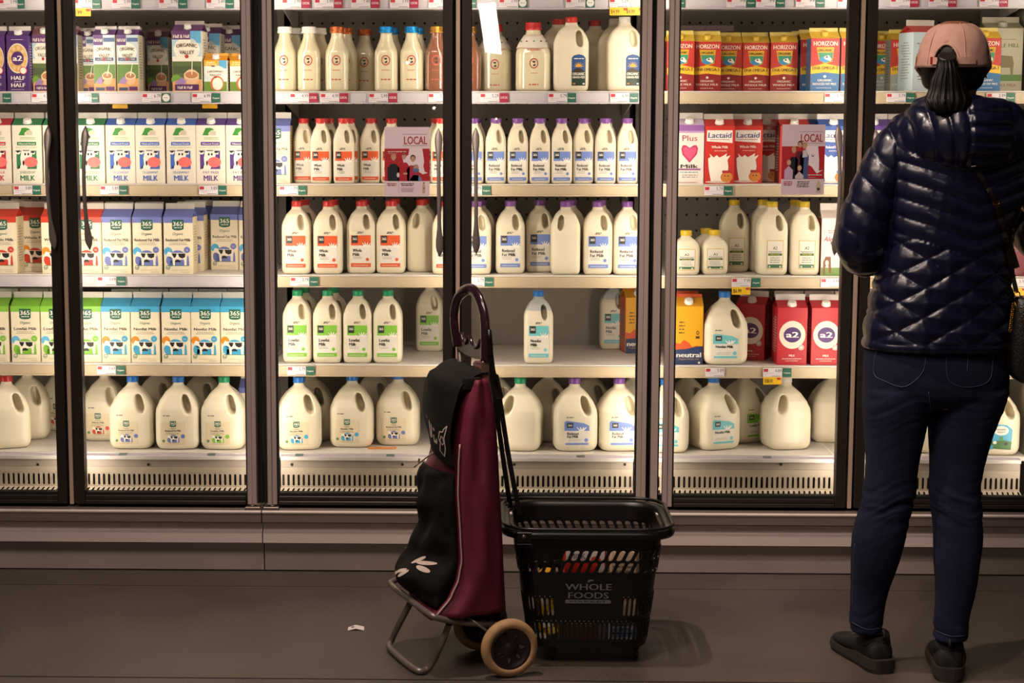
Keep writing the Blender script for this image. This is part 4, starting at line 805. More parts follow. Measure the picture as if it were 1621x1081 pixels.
put('M', 5, [('goN', 470, .0, 8), ('gbW', 495, .16, 0), ('goN', 555, .05, 0), ('goR', 629, .09, 0), ('gbW', 590, .26, 0), ('gbG', 824, .0, 170), ('gLo', 786, .17, 0), ('gbW', 868, .16, 0), ('gR', 911, .0, 4), ('gR', 977, -.02, 4), ('gbW', 930, .17, 0), ('gbW', 1000, .17, 0), ('gLo', 741, .0, 0)])
put('R', 1, [('zR', 1078), ('zR', 1115, .03), ('zR', 1154, .12), ('zR', 1196, .12), ('zR', 1237, .10), ('zB', 1290, .10, 0), ('zB', 1307), ('zB', 1355), ('zG', 1397, .05), ('zG', 1439, .03), ('bl', 1461, -.005, 14), ('zB', 1480, .02), ('zB', 1562, .0), ('map', 1612), ('zB', 1278, .20, 0), ('zB', 1360, .1), ('pk', 1140, .30, 0), ('pk', 1095, .30, 0)])
put('R', 2, [('plus', 1092), ('lR', 1139), ('lR', 1179, .06), ('lR', 1214, .12), ('lB', 1320), ('lR', 1258, .06), ('lB', 1300, .10), ('lP', 1385), ('lP', 1428), ('lP', 1590)])
put('R', 3, [('fs', 1088, -.004), ('fs', 1133, .02), ('f', 1165, .12), ('f', 1205, .10), ('f', 1225, .0), ('f', 1276, .0), ('f', 1262, .11), ('alex', 1325, 0, -2), ('fs', 1120, .11), ('alex', 1398, 0, 0), ('dk', 1622, .0)])
put('R', 4, [('neu', 1091), ('gN', 1151, -.02, 0), ('a2', 1196, .045, -22), ('a2', 1254), ('a2', 1308), ('a2', 1376), ('neu', 1085, .10), ('a2', 1247, .105), ('a2', 1300, .105), ('a2', 1344, .105), ('a2', 1368, .105), ('a2', 1610, 0)])
put('R', 5, [('gN', 1052, -.03, 0), ('gN', 1128, -.012, 24), ('gLo', 1184, .13, 30), ('gbW', 1249, .045, 190), ('gbW', 1322, .10, 0), ('gOV', 1340, .05, -20), ('gbW', 1460, .0, 0), ('gOV', 1584, -.03, 0), ('gbW', 1628, .12, 0), ('gbW', 1092, .20, 0), ('gOV', 1385, .03, 0)])
ORD = ['first', 'second', 'third', 'fourth', 'fifth', 'sixth', 'seventh', 'eighth', 'ninth', 'tenth', 'eleventh']
ROWN = {1: 'top shelf', 2: 'second shelf', 3: 'third shelf', 4: 'fourth shelf', 5: 'bottom deck'}
PROTO = {}
PLACED = {}
def drop(o):
    for c in list(o.children): bpy.data.objects.remove(c)
    bpy.data.objects.remove(o)
def rect(x, y, w, d, a):
    c, s = math.cos(a), math.sin(a); return [(x+u*c-v*s, y+u*s+v*c) for u, v in ((-w/2, -d/2), (w/2, -d/2), (w/2, d/2), (-w/2, d/2))]
def hit(A, B):
    for P, Q in ((A, B), (B, A)):
        for i in range(4):
            ex, ey = P[(i+1) % 4][0]-P[i][0], P[(i+1) % 4][1]-P[i][1]; nx, ny = -ey, ex
            a = [nx*x+ny*y for x, y in P]; b = [nx*x+ny*y for x, y in Q]
            if max(a) <= min(b) or max(b) <= min(a): return False
    return True
def settle(row, px, py, yf, w, d, a):
    """slide a pack straight back along its line of sight until it touches no other pack"""
    L = PLACED.setdefault(row, []); lim = .745 if row < 5 else .79
    for k in range(120):
        P = at(px, py, yf)
        for dx in (0, -.001, .001, -.002, .002, -.003, .003, -.004, .004, -.005, .005, -.007, .007, -.009, .009, -.011, .011):
            P.x = min(P.x, X(1672)-.0145-w/2-.006*(w > .1)); R = rect(P.x+dx, yf+d/2, w+.0006, d+.0006, a)
            if not any(hit(R, q) for q in L): L.append(R); P.x += dx; return P, yf
        yf += .006
        if yf+d > lim: break
    return None, yf
def place_packs():
    groups = {}
    for p in PACKS: groups.setdefault((p[0], p[1], p[2], p[6]), []).append(p)
    for g, ps in sorted(groups.items(), key=lambda q: (q[0][3], q[0][0], q[0][1], min(p[4] for p in q[1]))):
        ps.sort(key=lambda p: p[3])
        for i, p in enumerate(ps):
            case, row, k, px, dep, rz, back = p; fn, desc = KINDS[k]
            if k not in PROTO: PROTO[k] = o = fn()
            else: o = copy_tree(PROTO[k])
            d = kdepth(k); wd = {'gf': .112, 'gw': .112, 'fs': .086}.get(k, d); base = YF if row < 5 else .198; yf = base+dep+.001; py = ROWPY[row]-60
            P, yf = settle(row, px, py, yf, wd, d, math.radians(rz))
            if P is None: drop(o); continue
            o.location = (P.x, yf+d/2, ZS[row]+.0003); o.rotation_euler = (0, 0, math.radians(rz))
            where = f"{ROWN[row]}, {NAMES[case]} fridge"
            if len(ps) > 1: pos = f"{ORD[i]} from left"
            else: pos = ''
            lab = desc+(', set back' if back else '')+(', '+pos if pos else '')+', '+where
            o['label'] = lab; o['category'] = {'milk_jug': 'jug', 'milk_bottle': 'bottle'}.get(o.name.split('.')[0], 'carton')
            nm = {1: 'top', 2: 'second', 3: 'third', 4: 'fourth', 5: 'bottom'}[row]
            o['group'] = f"{desc.split(',')[0]}s on the {nm} shelf of the {NAMES[case]} fridge"
place_packs()
# ------------------------------------------------------------------ price tags, signs, posters, litter
def tag_mesh(kind, txt):
    a = Art(); b = MB()
    if kind == 'price':
        w, h = .060, .0285; a.rect(-w/2+.002, .002, -w/2+.016, .0115, '#b5303a', 1); a.text(txt, .018, .001, .0105, '#3c3a3a', 1, w=.020, al='c'); a.lines(-w/2+.003, .010, -.003, 1, .004, .0018, '#a89fa2', 1); a.lines(-w/2+.003, .0, -.008, 1, .004, .0014, '#b9a8a8', 1); a.rect(-.004, -.012, w/2-.004, -.0105, '#5a5555', 1); c = '#d4ccd0'
    elif kind in ('green', 'local'):
        w, h = .028, .0285; c = '#2a5f4e' if kind == 'green' else '#9a2440'; a.text('Organic' if kind == 'green' else 'LOCAL', 0, -.003, .0050 if kind == 'green' else .0075, '#d9d3cc', 1, w=.022, bold=.03)
    elif kind == 'circle':
        w, h = .028, .0285; c = '#2a5f4e'; a.ell(0, 0, .012, .012, '#dcd6d0', 1); a.lines(-.008, .008, -.001, 1, .004, .0024, '#8a9a90', 2)
    else:
        w, h = .058, .024; c = '#dcae1e'; a.text(txt, -.012, -.006, .012, '#4a3a10', 1, w=.026, bold=.02); a.rect(w/2-.015, .003, w/2-.002, .010, '#a8342e', 1)
    b.box(-w/2, w/2, -.0004, .0006, -h/2, h/2, ink(c)); a.put(b, front(-.0005), .0002)
    return b
TM = {}
tags = {}
def T(case, row, kind, x0, x1, txt='3.99'):
    tags.setdefault((case, row, kind if kind in ('price', 'sale') else 'sign'), []).append(((x0+x1)/2, kind, txt))
W_ = '3.89'
for row, spec in {
 0: [('L', 'price', 1, 24), ('L', 'green', 25, 39), ('L', 'price', 117, 145), ('L', 'green', 145, 160), ('L', 'price', 178, 207, '3.99'), ('L', 'green', 207, 222), ('L', 'price', 252, 281, '3.79'), ('L', 'green', 282, 297), ('L', 'price', 327, 356, '5.49'), ('L', 'green', 356, 371),
     ('M', 'price', 446, 477), ('M', 'local', 477, 492), ('M', 'price', 498, 528), ('M', 'local', 528, 543), ('M', 'price', 556, 586, '7.49'), ('M', 'local', 586, 602), ('M', 'price', 617, 648, '3.99'), ('M', 'local', 648, 663), ('M', 'price', 678, 709),
     ('M', 'green', 740, 754), ('M', 'price', 790, 820), ('M', 'circle', 820, 835), ('M', 'price', 896, 926), ('M', 'circle', 927, 942), ('M', 'price', 965, 995, '5.29'),
     ('R', 'green', 1071, 1083), ('R', 'price', 1150, 1181, '.99'), ('R', 'green', 1182, 1196), ('R', 'price', 1197, 1227, '.99'), ('R', 'green', 1228, 1243), ('R', 'price', 1260, 1290, '.99'), ('R', 'green', 1291, 1306), ('R', 'price', 1331, 1351), ('R', 'price', 1410, 1440), ('R', 'local', 1440, 1455), ('R', 'price', 1471, 1500), ('R', 'local', 1500, 1515), ('R', 'price', 1551, 1581), ('R', 'local', 1581, 1596)],
 1: [('L', 'green', 4, 18), ('L', 'price', 50, 80, '4.29'), ('L', 'green', 80, 94), ('L', 'price', 119, 141, '3.99'), ('L', 'green', 142, 156), ('L', 'price', 225, 255, '6.79'), ('L', 'circle', 256, 270), ('L', 'price', 304, 334, '6.99'), ('L', 'green', 335, 349),
     ('M', 'price', 459, 489, '4.99'), ('M', 'local', 489, 503), ('M', 'price', 507, 537, '4.99'), ('M', 'local', 537, 551), ('M', 'price', 584, 614, '2.99'), ('M', 'local', 615, 629), ('M', 'price', 678, 708, '3.99'), ('M', 'price', 760, 790, '5.29'), ('M', 'local', 791, 805), ('M', 'price', 868, 898, '5.79'), ('M', 'green', 898, 912), ('M', 'price', 966, 996, '6.99'), ('M', 'green', 997, 1010),
     ('R', 'price', 1305, 1336, '5.79'), ('R', 'green', 1336, 1350), ('R', 'price', 1403, 1434, '5.79'), ('R', 'green', 1434, 1449), ('R', 'price', 1562, 1592), ('R', 'green', 1593, 1607)],
 2: [('L', 'price', 22, 51, '3.89'), ('L', 'green', 51, 65), ('L', 'price', 159, 188, '3.89'), ('L', 'green', 188, 202), ('L', 'price', 315, 345, '3.89'), ('L', 'green', 345, 359), ('M', 'price', 443, 471, '1.79'), ('M', 'green', 471, 485), ('M', 'price', 734, 762, '1.79'), ('M', 'green', 763, 777), ('R', 'price', 1115, 1145, '5.79'), ('R', 'green', 1146, 1160)],
 3: [('L', 'price', 154, 184, '3.69'), ('L', 'green', 185, 199), ('M', 'price', 459, 490, '2.79'), ('M', 'green', 490, 504), ('M', 'price', 737, 767, '2.79'), ('M', 'green', 767, 781), ('R', 'price', 1158, 1189, '7.99'), ('R', 'green', 1190, 1204), ('R', 'price', 1299, 1330, '6.49'), ('R', 'green', 1331, 1345), ('R', 'price', 1597, 1622, '5.99')],
 4: [('L', 'price', 154, 183, '3.69'), ('L', 'green', 184, 198), ('M', 'price', 455, 484, '2.79'), ('M', 'green', 484, 498), ('R', 'price', 1116, 1147, '5.89'), ('R', 'price', 1208, 1238, '4.89'), ('R', 'green', 1239, 1253)]}.items():
    for s in spec: T(s[0], row, s[1], s[2], s[3], s[4] if len(s) > 4 else '3.99')
for s in [('L', 0, 'sale', 115, 143, '4.99'), ('M', 0, 'sale', 965, 995, '$4.99'), ('M', 0, 'sale', 997, 1012, '$4.99'), ('R', 3, 'sale', 1158, 1189, '$6.99'), ('R', 4, 'sale', 1208, 1238, '2/$8.00'), ('R', 3, 'sale', 1600, 1622, '14.99')]: T(*s)
RN = {0: 'topmost', 1: 'top shelf', 2: 'second shelf', 3: 'third shelf', 4: 'fourth shelf'}
for (case, row, kd), L in tags.items():
    L.sort()
    for i, (px, kind, txt) in enumerate(L):
        key = (kind, txt)
        if key not in TM: TM[key] = tag_mesh(kind, txt).mesh({'price': 'price_tag', 'sale': 'sale_tag'}.get(kind, 'shelf_sign'))
        nm = {'price': 'price_tag', 'sale': 'sale_tag'}.get(kind, 'shelf_sign')
        o = obj(nm, TM[key]); Y = YF-.0315; P = at(px, ROWPY[row]+10, Y)
        o.location = (P.x, Y-(.0012 if kd == 'sale' else 0), ZS[row]-.0195-(.0265 if kd == 'sale' else 0))
        desc = {'price': 'white price tag with red corner', 'sale': 'yellow sale price tag', 'green': 'green organic sign', 'local': 'crimson LOCAL sign', 'circle': 'green sign with white disc'}[kind]
        pos = f"{ORD[i] if i < 11 else 'twelfth'} {'tag' if kd != 'sign' else 'sign'} from left" if len(L) > 1 else 'the only one'
        tag(o, f"{desc}, {pos}, {RN[row]} rail, {NAMES[case]} fridge", 'tag' if kd != 'sign' else 'sign', f"{'price tags' if kd != 'sign' else 'small signs'} on the {RN[row]} rail of the {NAMES[case]} fridge")
# yellow cards seen edge-on under the top shelf
for px, lab in ((195, 'yellow card hanging under the top shelf rail, by first blue cow carton'), (336, 'yellow card hanging under the top shelf rail, above purple cow cartons')):
    b = MB(); b.box(-.024, .024, -.0004, .0004, -.014, 0, ink('#b98a14')); o = b.build('sale_tag'); P = at(px, 165, YF+.03); o.location = (P.x, YF+.02, ZS[1]-.0385+.0); o.location.y = YF-.02; tag(o, lab, 'tag', 'yellow cards hanging under the top shelf')
b = MB(); P0, P1 = onz(582, 711, ZS[5]), onz(629, 704, ZS[5]); b.box(P0.x, P1.x, P0.y, P0.y+.035, ZS[5]+.0003, ZS[5]+.001, ink('#dc8a3c')); tag(b.build('paper_card'), 'orange card lying on the bottom deck beside the trolley bag', 'card')
# deck labels
b_n = 0
for px, c, lab in ((195, '#5b6a72', 'dark tag on the bottom rail below the first blue-capped gallon'), (335, '#4a5a5a', 'dark tag on the bottom rail below the green-capped gallon'), (474, '#3f5a58', 'green tag on bottom rail under the organic nonfat gallon'), (618, '#4a5f5e', 'green tag on bottom rail under the orange card'), (919, '#5a605a', 'grey tag on bottom rail under the purple-capped gallon'), (1214, '#5f6470', 'grey tag on bottom rail under the unlabelled gallon')):
    P = at(px, 720, .158); b = MB(); za, zb = ZS[5]-.0018-.003, at(700, 724, .14).z+.002
    zt = ZS[5]-.0018; zl = at(700, 724, .14).z; f_ = lambda t: (.142+(.033)*t, zl+(zt-zl)*t)
    vs = []
    for t in (.12, .88):
        y, z = f_(t); vs += [(P.x-.013, y-.0016, z+.0012), (P.x+.013, y-.0016, z+.0012)]
    vs += [(x, y+.0004, z-.0003) for x, y, z in vs]
    b.add(vs, [(0, 1, 3, 2), (4, 6, 7, 5), (0, 4, 5, 1), (2, 3, 7, 6), (0, 2, 6, 4), (1, 5, 7, 3)], ink(c)); tag(b.build('shelf_sign'), lab, 'sign', 'tags on the bottom rail')
def poster(x0, y0, x1, y1, kind, label):
    Y = -.016; A, B = at(x0, y1, Y), at(x1, y0, Y); w, h = B.x-A.x, B.z-A.z; a = Art(); U = lambda u, v: (-w/2+u*w, h*(1-v)); R, K = '#b42830', '#5a2424'
    def rc(u0, v0, u1, v1, c, l=1): x, y = U(u0, v1); q, r = U(u1, v0); a.rect(x, y, q, r, c, l)
    def pl(pts, c, l): a.poly([U(u, v) for u, v in pts], c, l)
    def el(u, v, ru, rv, c, l): x, y = U(u, v); a.ell(x, y, ru*w, rv*h, c, l, 14)
    x, y = U(.69, .245); a.text('LOCAL', x, y, h*.115, '#a82a32', 2, w=w*.51, bold=.015); rc(.40, .100, .95, .104, '#a8787a', 2); rc(.40, .262, .95, .266, '#a8787a', 2)
    rc(0, .31, 1, .775, R, 1)
    if kind == 1:
        pl([(.55, .31), (.84, .31), (.88, .50), (.86, .56), (.89, .64), (.96, .66), (.85, .68), (.7, .62), (.45, .58), (.40, .45), (.53, .40)], '#efe0e4', 2)
        for u, v, c, hc, tall in ((.20, .42, '#20242e', '#b89468', .36), (.43, .40, '#b02634', '#7a3a30', .38), (.63, .44, '#a8324a', '#5a3a30', .33), (.70, .58, '#6a86ae', '#a88c70', .2)):
            pl([(u-.13, .775), (u-.14, v+.17), (u-.06, v+.11), (u+.06, v+.11), (u+.13, v+.17), (u+.12, .775)], c, 3); el(u, v+.005, .06, .048, hc, 4); el(u, v+.02, .047, .042, '#c49a80', 5)
        pl([(.37, .385), (.49, .385), (.49, .40), (.36, .405)], '#b03036', 6); el(.30, .69, .03, .035, '#e0dcd8', 6); el(.46, .67, .05, .015, '#c49a80', 6); el(.70, .62, .07, .03, '#5878a4', 7)
        a.lines(U(.07, 0)[0], U(.48, 0)[0], U(0, .36)[1], 1, .004, .0026, '#e0cfcc', 2, .02); a.lines(U(.07, 0)[0], U(.28, 0)[0], U(0, .385)[1], 1, .004, .0016, '#c9a0a0', 2, .02)
    else:
        pl([(.58, .31), (.84, .31), (.87, .5), (.87, .66), (.97, .645), (.82, .70), (.70, .60), (.55, .55), (.52, .42)], '#efe0e4', 2); el(.72, .44, .03, .02, '#3a2a2a', 3); el(.72, .435, .018, .012, '#efe0e4', 4)
        for u, v, c, hc in ((.28, .35, '#1f1c20', '#b89468'), (.42, .27, '#5f1f30', '#4a3428'), (.53, .29, '#b9b8c4', '#b08a68')):
            pl([(u-.11, .775), (u-.10, v+.16), (u-.05, v+.11), (u+.05, v+.11), (u+.10, v+.16), (u+.08, .775)], c if u < .5 else '#4a5a86', 3); el(u, v+.005, .055, .045, hc, 4); el(u, v+.02, .043, .040, '#c49a80', 5)
        pl([(.48, .47), (.49, .37), (.58, .36), (.60, .46)], '#c9c8d0', 6)
        for u, v, c in ((.17, .52, '#c4a8c4'), (.42, .60, '#c9b8bc')): pl([(u-.10, .775), (u-.10, v+.13), (u, v+.07), (u+.10, v+.13), (u+.09, .775)], c, 7); el(u, v+.02, .05, .04, '#c9a084', 8)
        a.lines(U(.62, 0)[0], U(.94, 0)[0], U(0, .725)[1], 1, .004, .0026, '#e0cfcc', 9, .02); a.lines(U(.62, 0)[0], U(.80, 0)[0], U(0, .755)[1], 1, .004, .0016, '#c9a0a0', 9, .02)
    a.lines(U(.05, 0)[0], U(.27, 0)[0], U(0, .82)[1], 2 if kind == 1 else 3, .005, .0026, '#9a3038', 2, .1); rc(.315, .79, .32, .96, '#a89a9e', 2) if kind == 1 else None
    a.lines(U(.35, 0)[0], U(.66, 0)[0], U(0, .82)[1], 2 if kind == 1 else 4, .005, .0024, '#3a3234', 2, .1); a.lines(U(.35, 0)[0], U(.66, 0)[0], U(0, .88)[1], 4, .0035, .0012, '#8a8084', 2, .1) if kind == 1 else None
    if kind == 1: pl([(.84, .95), (.835, .86), (.855, .82), (.855, .80), (.885, .80), (.885, .82), (.905, .86), (.90, .95)], '#c9a890', 3); rc(.853, .795, .888, .81, '#4a2a20', 4); el(.87, .88, .014, .012, '#8a4a3a', 4)
    else: pl([(.82, .97), (.81, .88), (.84, .82), (.87, .79), (.90, .82), (.93, .88), (.92, .97)], '#c4b49c', 3); el(.87, .92, .035, .022, '#3a3a34', 4)
    b = MB(); b.box(-w/2, w/2, 0, .0012, 0, h, ink('#e9d6dc' if kind == 1 else '#dfccd2')); a.put(b, front(-.0003), .0001); o = b.build('poster'); o.location = ((A.x+B.x)/2, Y, A.z); tag(o, label, 'poster')
poster(609, 201, 680, 311, 1, 'local notice showing four people in red and blue, on third glass door')
poster(1236, 197, 1307, 308, 2, 'local farm family notice on the fifth glass door')
b = MB(); P = onz(563, 996); b.add([(-.022, -.014, .0006), (.0, -.012, .005), (.023, -.016, .001), (.024, .012, .0034), (.0, .014, .0086), (-.021, .010, .0028)], [(0, 1, 4, 5), (1, 2, 3, 4)], ink('#e6dcd8')); b.add([(-.012, -.003, .0060), (-.004, -.003, .0070), (-.004, .003, .0080), (-.012, .003, .0070)], [(0, 1, 2, 3)], ink('#6a6062'))
o = b.build('paper_scrap'); so = o.modifiers.new('t', 'SOLIDIFY'); so.thickness = .0004; o.location = (P.x, P.y, .0004); o.rotation_euler = (0, 0, .08); tag(o, 'crumpled white receipt scrap lying on the dark floor', 'litter')
# ------------------------------------------------------------------ the shopper
PY = -.94
navy = M('navy quilted nylon', '#0c1029', .30, spec=.6, var=.15, nscale=25, bump=.10, bscale=130, coat=.12)
denim = M('dark indigo denim', '#0d172e', .92, spec=.3, var=.22, nscale=400, bump=.25, bscale=900)
skin = M('skin', '#8a5a42', .5, var=.06, sub=.05)
hairm = M('black hair', '#070505', .5, spec=.28, var=.3, nscale=200, aniso=(1, 1, .08))
capm = M('dusty pink cotton', '#c4998a', .85, var=.07, nscale=40, bump=.4, bscale=45)
shoem = M('black knit shoe', '#0c0b0b', .75, var=.2, nscale=150, bump=.3, bscale=400)
solem = M('dark rubber sole', '#2a2522', .6, var=.1)
A3 = lambda px, py, dy=0: at(px, py, PY+dy)
def recalc(me):
    bm = bmesh.new(); bm.from_mesh(me); bmesh.ops.recalc_face_normals(bm, faces=bm.faces[:]); bm.to_mesh(me); bm.free(); return me
def ering(cx, cy, z, a, b, e=2.3, n=32, rot=0):
    return [(cx+x*math.cos(rot)-y*math.sin(rot), cy+x*math.sin(rot)+y*math.cos(rot), z) for x, y in se(a, b, e, n)]
def displace(me, fn):
    me.update(); N = [v.normal.copy() for v in me.vertices]
    for v, n in zip(me.vertices, N):
        d = fn(v.co, n)
        if d: v.co = v.co+n*d
    me.update()
def rows(tab, depth, e=2.4, dy=0):
    """tab: py, left px, right px, half depth, y offset"""
    R = []
    for py, l, r, b, oy in tab:
        L, Q = A3(l, py, oy), A3(r, py, oy); R.append(ering((L.x+Q.x)/2, PY+oy, L.z, (Q.x-L.x)/2, b, e))
    return R
def dense(R, k=4):
    out = []
    for i in range(len(R)-1):
        p0 = R[max(0, i-1)]; p1 = R[i]; p2 = R[i+1]; p3 = R[min(len(R)-1, i+2)]
        for j in range(k):
            t = j/k
            out.append([tuple(.5*((2*b)+(c-a)*t+(2*a-5*b+4*c-d)*t*t+(3*b-a-3*c+d)*t**3) for a, b, c, d in zip(q0, q1, q2, q3)) for q0, q1, q2, q3 in zip(p0, p1, p2, p3)])
    out.append(R[-1]); return out
P_ = A3(1500, 1050); shopper = empty('person', (P_.x, PY, 0))
tag(shopper, 'person seen from behind in navy quilted jacket, jeans and pink cap', 'person')
def own(o): o.parent = shopper; o.matrix_parent_inverse = Matrix.Translation(-shopper.location); return o
# arms: centre lines used for body, sleeves and their quilting
ARML = [A3(1482, 208), A3(1441, 219), A3(1408, 264), A3(1380, 322), A3(1364, 374), A3(1365, 397, .02), A3(1378, 402, .11), A3(1404, 387, .24)]
ARMR = [A3(1558, 208), A3(1599, 219), A3(1634, 264), A3(1662, 322), A3(1679, 374), A3(1680, 395, .02), A3(1655, 388, .12), A3(1606, 352, .22)]
RA = [.052, .064, .065, .063, .061, .059, .052, .042]
# body: one skin from head to feet, mostly under the clothes
b = MB()
hc = A3(1511, 100); HZ = hc.z; HX = hc.x; HY = PY+.01; yaw = -.30
def hp(x, y, z): return Vector((HX+x*math.cos(yaw)-y*math.sin(yaw), HY+x*math.sin(yaw)+y*math.cos(yaw), HZ+z))
hr = []
for z, a, d, oy in ((-.108, .020, .020, .055), (-.100, .038, .040, .045), (-.080, .052, .062, .025), (-.050, .064, .080, .008), (-.015, .071, .090, .0), (.02, .074, .095, -.003), (.055, .070, .088, -.004), (.085, .052, .064, -.005), (.102, .025, .032, -.005)):
    hr.append([tuple(hp(x, y+oy, z)) for x, y in se(a, d, 2.1, 28)])
b.loft(dense(hr, 3), skin)
b.tube([hp(0, .085, -.005), hp(0, .103, -.03), hp(0, .09, -.042)], [.008, .013, .008], skin, 10)
b.tube([hp(-.02, .082, -.068), hp(0, .090, -.066), hp(.02, .082, -.068)], [.004, .008, .004], skin, 8)
for s in (-1, 1):
    b.tube([hp(s*.070, -.012, .012), hp(s*.084, -.022, .016), hp(s*.086, -.020, -.012), hp(s*.074, -.006, -.032)], [.006, .008, .007, .005], skin, 8)
    b.tube([hp(s*.018, .080, .004), hp(s*.032, .078, .008), hp(s*.045, .068, .003)], [.004, .007, .004], skin, 8)
nk = A3(1512, 165)
b.tube([hp(0, -.01, -.05), (nk.x, PY, nk.z), A3(1515, 210)], [.055, .052, .07], skin, 20)
b.loft(dense(rows([(200, 1440, 1598, .06, 0), (260, 1418, 1618, .09, 0), (340, 1420, 1596, .095, 0), (440, 1412, 1588, .09, 0), (520, 1395, 1580, .10, 0), (600, 1385, 1578, .10, 0), (640, 1392, 1570, .09, 0)], 0)), skin)
for L, s in ((ARML, 1), (ARMR, -1)):
    b.tube(sp(L, 4), [lerp_tab([(0, .035), (1, .045), (2, .045), (3, .042), (4, .040), (5, .038), (6, .034), (7, .027)], i/4)[0] for i in range(29)], skin, 14)
    W = L[-1]; d = (L[-1]-L[-2]).normalized(); up = Vector((0, 0, 1)); sd = d.cross(up).normalized()*1.0
    palm = W+d*.07; b.tube([W, W+d*.03, palm+d*.01], [.026, .034, .032], skin, 14)
    for k in range(4):
        o = palm+up*(.030-.019*k)*.9; ln = (.070, .078, .073, .058)[k]; cu = sd*(.012*s)
        b.tube([o-d*.01, o+d*ln*.45, o+d*ln*.75+cu, o+d*ln*.85+cu*2.6], [.0095, .009, .0085, .007], skin, 8)
    b.tube([W+d*.03+up*.02, W+d*.055+up*.045+sd*s*.02, W+d*.085+up*.05+sd*s*.03], [.012, .011, .008], skin, 8)
LEGL = [A3(1425, 620), A3(1416, 700), A3(1410, 780, -.01), A3(1391, 850, -.0), A3(1376, 940, .0), A3(1371, 990, .0), onz(1384, 1056)+Vector((0, 0, .11))]
LEGR = [A3(1530, 620, -.0), A3(1520, 700, -.0), A3(1511, 780, -.02), A3(1517, 850, -.04), A3(1511, 940, -.06), A3(1505, 995, -.07), onz(1500, 1069)+Vector((0, 0, .11))]
for L in (LEGL, LEGR): b.tube(sp(L, 4), [lerp_tab([(0, .07), (1, .058), (2, .045), (3, .045), (4, .033), (5, .026), (6, .022)], i/4)[0] for i in range(25)], skin, 16)
fL0, fL1 = onz(1384, 1056), onz(1330, 1018); fR0, fR1 = onz(1500, 1069), onz(1493, 1022)
for h, t in ((fL0, fL1), (fR0, fR1)):
    d = (t-h).normalized(); b.tube([h+d*.0+Vector((0, 0, .095)), h-d*.01+Vector((0, 0, .055)), h+d*.09+Vector((0, 0, .045)), h+d*.17+Vector((0, 0, .034))], [.024, .024, .016, .008], skin, 12)
me = remesh(recalc(b.mesh('body')), .0045, 2, 'body'); me.materials.clear(); me.materials.append(skin); own(obj('body', me))
# face details
q = MB()
for s in (-1, 1): q.lathe([(.0005, -.010), (.008, -.006), (.0105, 0), (.008, .006), (.0005, .010)], M('eye', '#e6e0da', .2), 12, Matrix.Translation(hp(s*.030, .074, .0)))
own(q.build('eyes'))
# jeans
b = MB()
tl = [(615, 1368, 1480, .105, 0), (644, 1367.5, 1471, .100, 0), (689, 1370, 1461, .088, 0), (733, 1372, 1452, .076, -.005), (778, 1369, 1446, .067, -.01), (800, 1365.5, 1440, .066, -.012), (845, 1350.5, 1433, .066, -.018), (889, 1348, 1421, .062, -.012), (934, 1347.5, 1405, .052, 0), (978, 1346, 1396, .046, .0), (998, 1348, 1395, .047, .0)]
tr = [(615, 1467, 1594, .105, 0), (644, 1472, 1584, .100, -.0), (689, 1472, 1568, .088, -.01), (733, 1473.5, 1556, .076, -.02), (778, 1473.5, 1548, .067, -.03), (800, 1477.5, 1549, .066, -.035), (845, 1479, 1554, .066, -.045), (889, 1479.5, 1549, .062, -.055), (934, 1482, 1543, .052, -.065), (978, 1480, 1532, .046, -.07), (1010, 1479, 1529, .048, -.072)]
b.loft(dense(rows(tl, 0)), denim); b.loft(dense(rows(tr, 0)), denim)
b.loft(dense(rows([(500, 1385, 1585, .100, 0), (545, 1372, 1592, .112, 0), (585, 1367.5, 1595, .120, 0), (620, 1369, 1592, .112, 0), (640, 1378, 1583, .085, 0)], 0)), denim)
me = remesh(recalc(b.mesh('jeans')), .0048, 3, 'jeans'); me.materials.clear(); me.materials.append(denim)
zk = A3(1400, 790).z; zt = A3(1400, 640).z; za = A3(1400, 985).z
def jw(p, n):
    w = .0055*math.exp(-((p.z-zk)/.045)**2)+.0022*math.exp(-((p.z-zt)/.05)**2)+.0022*math.exp(-((p.z-za)/.035)**2)+.0004
    q_ = noise.noise(Vector((p.x*9, p.y*9, p.z*46+math.sin(p.x*22)*1.3))); r = noise.noise(Vector((p.x*14+7, p.y*14, p.z*70)))
    return w*(1-2.2*abs(q_))+w*.4*r
displace(me, jw); jeans = own(obj('jeans', me)); jb = bvh_of(me)
st = ink('#3d4a66'); q = MB()
def camray(bvh, px, py, off=.003):
    d = (CR @ Vector(((px-CX)/F, -(py-CY)/F, -1))).normalized(); h = bvh.ray_cast(CAM, d); return (h[0]-d*off if h[0] is not None else None)
def seam(bvh, pts, r, m, mb, n=6, off=.001):
    P = [camray(bvh, *p, off) for p in [(v.x, v.y) for v in sp([(x, y, 0) for x, y in pts], n)]]; P = [p for p in P if p is not None]
    if len(P) > 1: mb.tube(P, r, m, 5)
for pts in ([(1387, 553), (1383, 590), (1400, 603), (1432, 612), (1460, 590), (1466, 560)], [(1499, 556), (1501, 600), (1530, 613), (1566, 602), (1572, 560)], [(1533, 556), (1531, 590)], [(1348.5, 985), (1372, 996), (1394, 994)], [(1481, 998), (1505, 1007), (1528, 1006)], [(1353, 860), (1350, 900), (1349, 960)], [(1470, 620), (1474, 650)]):
    q = MB(); seam(jb, pts, .0009, st, q); s_ = q.build('stitching'); s_.parent = jeans
